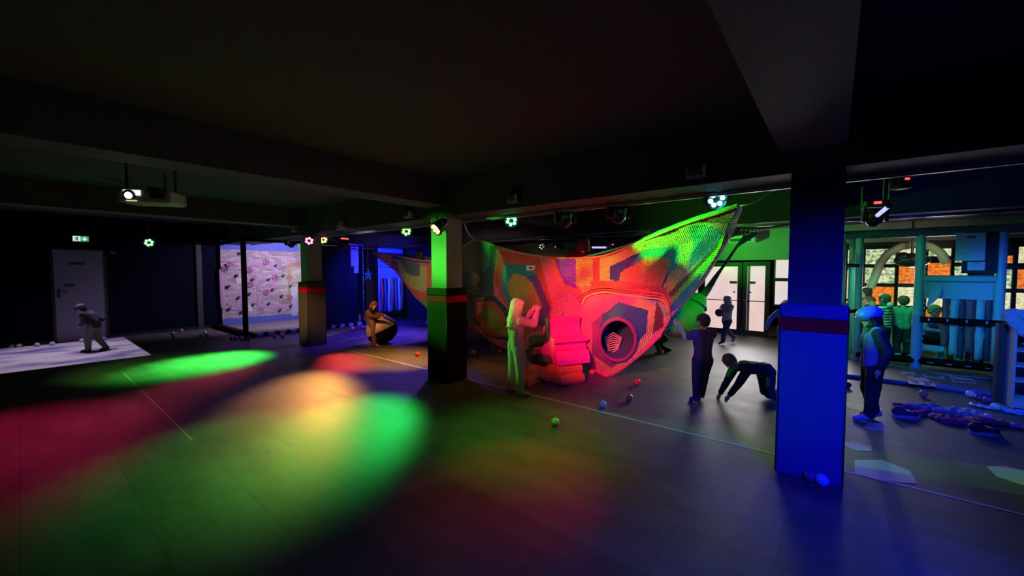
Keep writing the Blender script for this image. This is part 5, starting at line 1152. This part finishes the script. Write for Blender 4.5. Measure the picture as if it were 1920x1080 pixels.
# child hugging the big roly-poly bag
p = AZ(703, 648)
person('child in brown leaning back while hugging the big round bag', (p.x, p.y), ang_right - .35, 1.0,
       dict(pel=(0, -.05, .44), waist=(0, -.10, .54), chest=(0, -.11, .66), neck=(0, -.06, .75), head=(0, .0, .83), look=(.4, 1, -.1), shL=(-.10, -.08, .70), shR=(.10, -.08, .70), elL=(-.14, .06, .62), wrL=(-.06, .20, .62), elR=(.15, .06, .62), wrR=(.08, .20, .60), knL=(-.07, .02, .24), anL=(-.08, -.06, .045), toL=(-.08, .03, .02), knR=(.07, .04, .24), anR=(.08, .06, .045), toR=(.09, .15, .02)),
       cloth('brown', (.10, .045, .03)), cloth('brown_trousers', (.17, .10, .07)), mat('bare_tan', (.45, .26, .16), .7), hairm('auburn', (.20, .07, .04)), 'bob', 'long', voxel=.009)
t = thing('roly_poly_bag', 'large tilted round bag, tan above and black below, hugged by a child', 'punch bag', AZ(728, 645))
RR = Matrix.Rotation(-.45, 3, Vector((_fw[0], _fw[1], 0)))
MB().lathe([(.04, .70), (.09, .66), (.14, .58), (.22, .46), (.29, .36), (.325, .26), (.325, .22)], (-.05, 0, .08), 28, RR).build('tan_cover', mat('tan_vinyl', (.36, .27, .19), .5, bump=.1), t)
MB().lathe([(.325, .22), (.32, .16), (.28, .07), (.20, .0), (.10, -.04), (.01, -.05)], (-.05, 0, .08), 28, RR).build('black_base', M_pad, t)
MB().ball(RR @ V(0, 0, .70) + V(-.05, 0, .08), .075, 12, 8).build('black_top_knob', M_pad, t)
# children in the net
pn = AY(787, 492, 5.95)
person('child in checked shirt sitting in the net arm left of the middle pillar', (pn.x, pn.y), ang_right + .5, 1.0,
       dict(look=(.2, 1, .1), pel=(0, 0, .50), hipL=(-.05, .02, .5), knL=(-.07, .22, .50), anL=(-.07, .30, .36), toL=(-.07, .36, .36), hipR=(.05, .02, .5), knR=(.07, .22, .50), anR=(.07, .3, .36), toR=(.07, .36, .36), elL=(-.17, .06, .66), wrL=(-.2, .2, .66), elR=(.17, .06, .66), wrR=(.2, .2, .66)),
       mat('cloth_checked', (.10, .11, .09), .8, var=.9, vscale=30), cloth('dark_joggers', (.022, .022, .035)), mat('dark_shoe', (.03, .03, .04), .7), hairm('mid', (.10, .07, .05)), 'short', 'long', z=pn.z - .70, voxel=.010, hands=False, group='children up in the net')
pn = AY(1092, 478, 5.35)
person('child with dark striped top seen from behind over the net rim', (pn.x, pn.y), YAW + .3, 1.45,
       dict(look=(.3, 1, 0), pel=(0, 0, .50), hipL=(-.05, .02, .5), knL=(-.07, .22, .46), anL=(-.07, .30, .36), toL=(-.07, .36, .36), hipR=(.05, .02, .5), knR=(.07, .22, .46), anR=(.07, .3, .36), toR=(.07, .36, .36), elL=(-.17, .06, .70), wrL=(-.26, .0, .74), elR=(.17, .06, .66), wrR=(.2, .2, .66)),
       cloth('black_plum', (.05, .02, .035)), cloth('dark_joggers', (.022, .022, .035)), mat('dark_shoe', (.03, .03, .04), .7), hairm('near_black', (.03, .03, .02)), 'bob', 'long', z=pn.z - .80 * 1.45, voxel=.010, hands=False, group='children up in the net')
# legs of a child behind the pod
p = AZ(1218, 672)
person('child in black crouching behind the net, only legs showing', (p.x, p.y + .5), ang_left, .95,
       dict(pel=(0, -.08, .30), waist=(0, .0, .38), chest=(0, .10, .46), neck=(0, .18, .52), head=(0, .25, .58), shL=(-.10, .14, .5), shR=(.1, .14, .5), elL=(-.12, .24, .4), wrL=(-.1, .34, .36), elR=(.12, .24, .4), wrR=(.1, .34, .36), hipL=(-.06, -.08, .30), knL=(-.08, .12, .28), anL=(-.08, .02, .05), toL=(-.08, .1, .02), hipR=(.06, -.08, .3), knR=(.08, -.02, .14), anR=(.08, -.22, .05), toR=(.08, -.14, .02)),
       cloth('black', (.03, .035, .06)), cloth('black_trousers', (.03, .035, .04)), mat('dark_shoe', (.03, .03, .04), .7), hairm('dark', (.03, .025, .02)), 'short', 'long', voxel=.012, hands=False)
# children beyond the right cage
def stripes_mat():
    m = bpy.data.materials.new('striped_hoodie'); m.use_nodes = True; nt, N, L, b = nodes_of(m); tc = N.new('ShaderNodeTexCoord')
    s = N.new('ShaderNodeSeparateXYZ'); L.new(tc.outputs['Object'], s.inputs[0]); n = N.new('ShaderNodeMath'); n.operation = 'MULTIPLY'; n.inputs[1].default_value = 130; L.new(s.outputs['Z'], n.inputs[0])
    si = N.new('ShaderNodeMath'); si.operation = 'SINE'; L.new(n.outputs[0], si.inputs[0]); g = N.new('ShaderNodeMath'); g.operation = 'GREATER_THAN'; g.inputs[1].default_value = .45; L.new(si.outputs[0], g.inputs[0])
    mx = N.new('ShaderNodeMix'); mx.data_type = 'RGBA'; mx.inputs['A'].default_value = (.6, .75, .62, 1); mx.inputs['B'].default_value = (.03, .04, .04, 1); L.new(g.outputs[0], mx.inputs['Factor']); L.new(mx.outputs['Result'], b.inputs['Base Color']); b.inputs['Roughness'].default_value = .8; return m
def hood(t, J, hp, hr, HR, s):
    m = MB(); m.ball(hp(0, -.9, -1.25), hr * .75, 12, 8, (1.2, .7, .9), HR); fuse(m, 'hood', cloth('mint_hood', (.45, .7, .55)), t, .010, 2)
def bgkid(px, py, Y, label, rz, H, shirt, hair, pose={}, **k):
    q = AY(px, py, Y); hz = q.z; return person(label, (q.x, Y), rz, H, pose, shirt, cloth('dark_joggers', (.022, .022, .035)), mat('dark_shoe', (.03, .03, .04), .7), hair, k.pop('hs', 'short'), 'long', z=0.0, voxel=.012, hands=False, group='children behind the play cage', **k)
bgkid(1660, 560, 9.45, 'child in black and mint striped hooded top behind the play cage', YAW + .4, 1.13, stripes_mat(), hairm('mid', (.10, .07, .05)), dict(elL=(-.17, .08, .66), wrL=(-.1, .2, .66), elR=(.17, .08, .66), wrR=(.1, .2, .66)), extra=hood)
bgkid(1695, 560, 9.7, 'child in plain green top right of the striped one', YAW - .5, 1.10, cloth('green_top', (.10, .35, .22)), hairm('mid', (.10, .07, .05)), dict(elR=(.2, .1, .70), wrR=(.24, .24, .68)))
bgkid(1632, 568, 9.95, 'child with reddish hair bending left of the striped one', YAW + 1.2, 1.06, cloth('grey_green', (.18, .28, .22)), hairm('auburn', (.20, .07, .04)))
bgkid(1624, 545, 10.05, 'taller person in beige farthest back beside the upright pipe', YAW + 1.5, 1.22, cloth('beige', (.4, .34, .28)), hairm('dark', (.03, .025, .02)), hs='bob')
for (px, sc, hc, lb) in ((1745, (.15, .18, .4), (.3, .18, .1), 'seated child in blue behind the vinyl strips, left one'), (1778, (.3, .04, .04), (.35, .2, .12), 'seated child in red behind the vinyl strips, right one')):
    q = AY(px, 575, 9.4)
    person(lb, (q.x, 9.4), ang_cam, 1.15, dict(pel=(0, 0, .36), waist=(0, 0, .46), chest=(0, .02, .58), neck=(0, .04, .67), head=(0, .06, .77), shL=(-.1, .02, .63), shR=(.1, .02, .63), elL=(-.15, .08, .5), wrL=(-.08, .22, .5), elR=(.15, .08, .5), wrR=(.08, .22, .5), hipL=(-.05, 0, .35), hipR=(.05, 0, .35), knL=(-.08, .22, .36), knR=(.08, .22, .36), anL=(-.08, .22, .12), anR=(.08, .22, .12), toL=(-.08, .3, .09), toR=(.08, .3, .09)),
           cloth('seat_%d' % px, sc), cloth('grey_trouser', (.3, .3, .32)), mat('sock_white', (.6, .6, .62), .8), hairm('h%d' % px, hc), 'short', 'long', voxel=.012, hands=False, group='children behind the play cage', z=.0)
t = thing('bench', 'low dark bench behind the vinyl strips', 'bench', (1.35, 9.45, 0)); MB().box((-.4, -.15, .33), (.5, .2, .37), .01).build('seat', M_dmetal, t)
for sx in (-.35, .45): MB().box((sx - .02, -.12, 0), (sx + .02, .16, .33)).build('leg', M_dmetal, t)

# ------------------------------------------------------------------ clothes, shoes, bags on the floor
def crumple(label, pts, h, m, name, cat, px_list=None, seed=1, w=.03, z=0.0, **k):
    rnd = random.Random(seed); mb = MB(); P = [AZ(x, y, z) for x, y in pts]; c = sum(P, Vector()) / len(P)
    for i in range(len(P) - 1):
        for j in range(3 if w < .05 else 6):
            q = P[i].lerp(P[i + 1], j / 3) - c; a = rnd.random() * 3
            mb.ball(q + V(rnd.uniform(-w, w), rnd.uniform(-w, w), h * .3), h * rnd.uniform(.8, 1.25), 10, 7, (1.3, .9, .55), Matrix.Rotation(a, 3, 'Z') @ Matrix.Rotation(rnd.uniform(-.5, .5), 3, 'X'))
    mb.v = [(v[0], v[1], max(v[2] - 0, 0.004)) for v in mb.v]
    o = fuse(mb, name, m, None, .011, 1, .035, .035); o.location = (c.x, c.y, z)
    for v in o.data.vertices: v.co.z = max(v.co.z, .002)
    if cat: tag(o, label, cat, **k)
    return o
jt = thing('jacket', 'crumpled blue and purple jacket lying in the middle of the right floor', 'jacket', AZ(1760, 785), 0)
def sub(o, par): o.parent = par; o.location = Vector(o.location) - Vector(par.location)
sub(crumple('', [(1700, 765), (1735, 780), (1775, 792), (1810, 790)], .055, cloth('purple_jacket', (.30, .04, .22)), 'outer_cloth', None, seed=3, w=.11), jt)
sub(crumple('', [(1722, 768), (1755, 772), (1790, 775), (1810, 780)], .065, cloth('blue_lining', (.25, .35, .7)), 'lining', None, seed=5, w=.09), jt)
sub(crumple('', [(1800, 788), (1830, 790), (1858, 795)], .05, cloth('pink_sleeve', (.6, .10, .2)), 'sleeve', None, seed=8, w=.05), jt)
crumple('pale blue crumpled bag on the floor left of the shelf', [(1825, 760), (1845, 765), (1860, 768)], .035, mat('blue_film', (.3, .5, .85), .35), 'plastic_bag', 'bag', seed=9)
crumple('light blue cloth on the floor under the shelf', [(1882, 770), (1905, 775), (1925, 782)], .045, cloth('sky', (.2, .4, .8)), 'cloth_heap', 'cloth', seed=11)
crumple('purple cloth cut by the right photo edge', [(1903, 800), (1925, 808)], .05, cloth('violet', (.3, .15, .5)), 'cloth_heap', 'cloth', seed=12)
t = thing('jacket', 'pale teal jacket heaped on top of the shelf', 'jacket', (1.62, 7.12, .925)); 
m = MB(); rnd = random.Random(4)
for i in range(16): m.ball((rnd.uniform(-.05, .35), rnd.uniform(-.08, .12), rnd.uniform(.05, .13)), .09, 10, 7, (1.2, .9, .7), Matrix.Rotation(rnd.random() * 3, 3, 'Z'))
for i in range(5): m.ball((-.06 + .02 * i, -.17, .02 - .03 * i + .05), .065, 10, 7, (1, .6, 1))
fuse(m, 'cloth', cloth('teal_jacket', (.40, .62, .66)), t, .011, 1, .03, .04)
def shoe(px, py, rz, label, c1, c2, z=0.0, s=1.0, loc=None):
    p = loc or AZ(px, py, z); t = thing('shoe', label, 'shoe', (p[0], p[1], z), rz, 'loose shoes')
    m = MB(); capsule(m, (0, -.06 * s, .035 * s), .034 * s, (0, .05 * s, .028 * s), .030 * s); capsule(m, (0, -.07 * s, .05 * s), .030 * s, (0, -.04 * s, .06 * s), .030 * s)
    m.v = [(v[0], v[1], max(v[2], .010 * s)) for v in m.v]; up_ = fuse(m, 'upper', c1, t, .006, 2)
    so = [(.036 * s * math.cos(a) * (1 if abs(math.sin(a)) < .8 else .9), (.095 * math.sin(a) - .005) * s) for a in [2 * PI * k / 20 for k in range(20)]]
    MB().prism(so, (0, 0, 0), (1, 0, 0), (0, 1, 0), (0, 0, .026 * s)).build('sole', c2, t)
    MB().ball((0, -.058 * s, .083 * s), .019 * s, 12, 6, (1, 1.4, .35)).build('opening', M_black, t)
    l = MB()
    for i in range(3): l.box((-.02 * s, (.0 + i * .014) * s, (.060 - i * .004) * s), (.02 * s, (.005 + i * .014) * s, (.066 - i * .004) * s))
    l.build('laces', c2, up_); return t
bl = mat('shoe_navy', (.05, .06, .14), .6); wh = mat('sole_white', (.55, .55, .75), .5)
shoe(1699, 783, ang_right - .35, 'navy shoe with pale sole left of the crumpled jacket', bl, wh, s=1.25)
shoe(1848, 815, ang_right - .35, 'dark shoe with pale sole lying right of the jacket', mat('shoe_black', (.03, .03, .07), .6), wh, s=1.25)
shoe(0, 0, PI, 'dark shoe with yellow mark inside the top shelf compartment', mat('shoe_dark', (.05, .05, .06), .6), mat('sole_lime', (.5, .55, .3), .5), z=.660, s=1.0, loc=(1.68, 7.1))
shoe(0, 0, PI, 'dark shoe second in the top shelf compartment', MATS['shoe_dark'], MATS['sole_lime'], z=.660, s=1.0, loc=(1.80, 7.1))
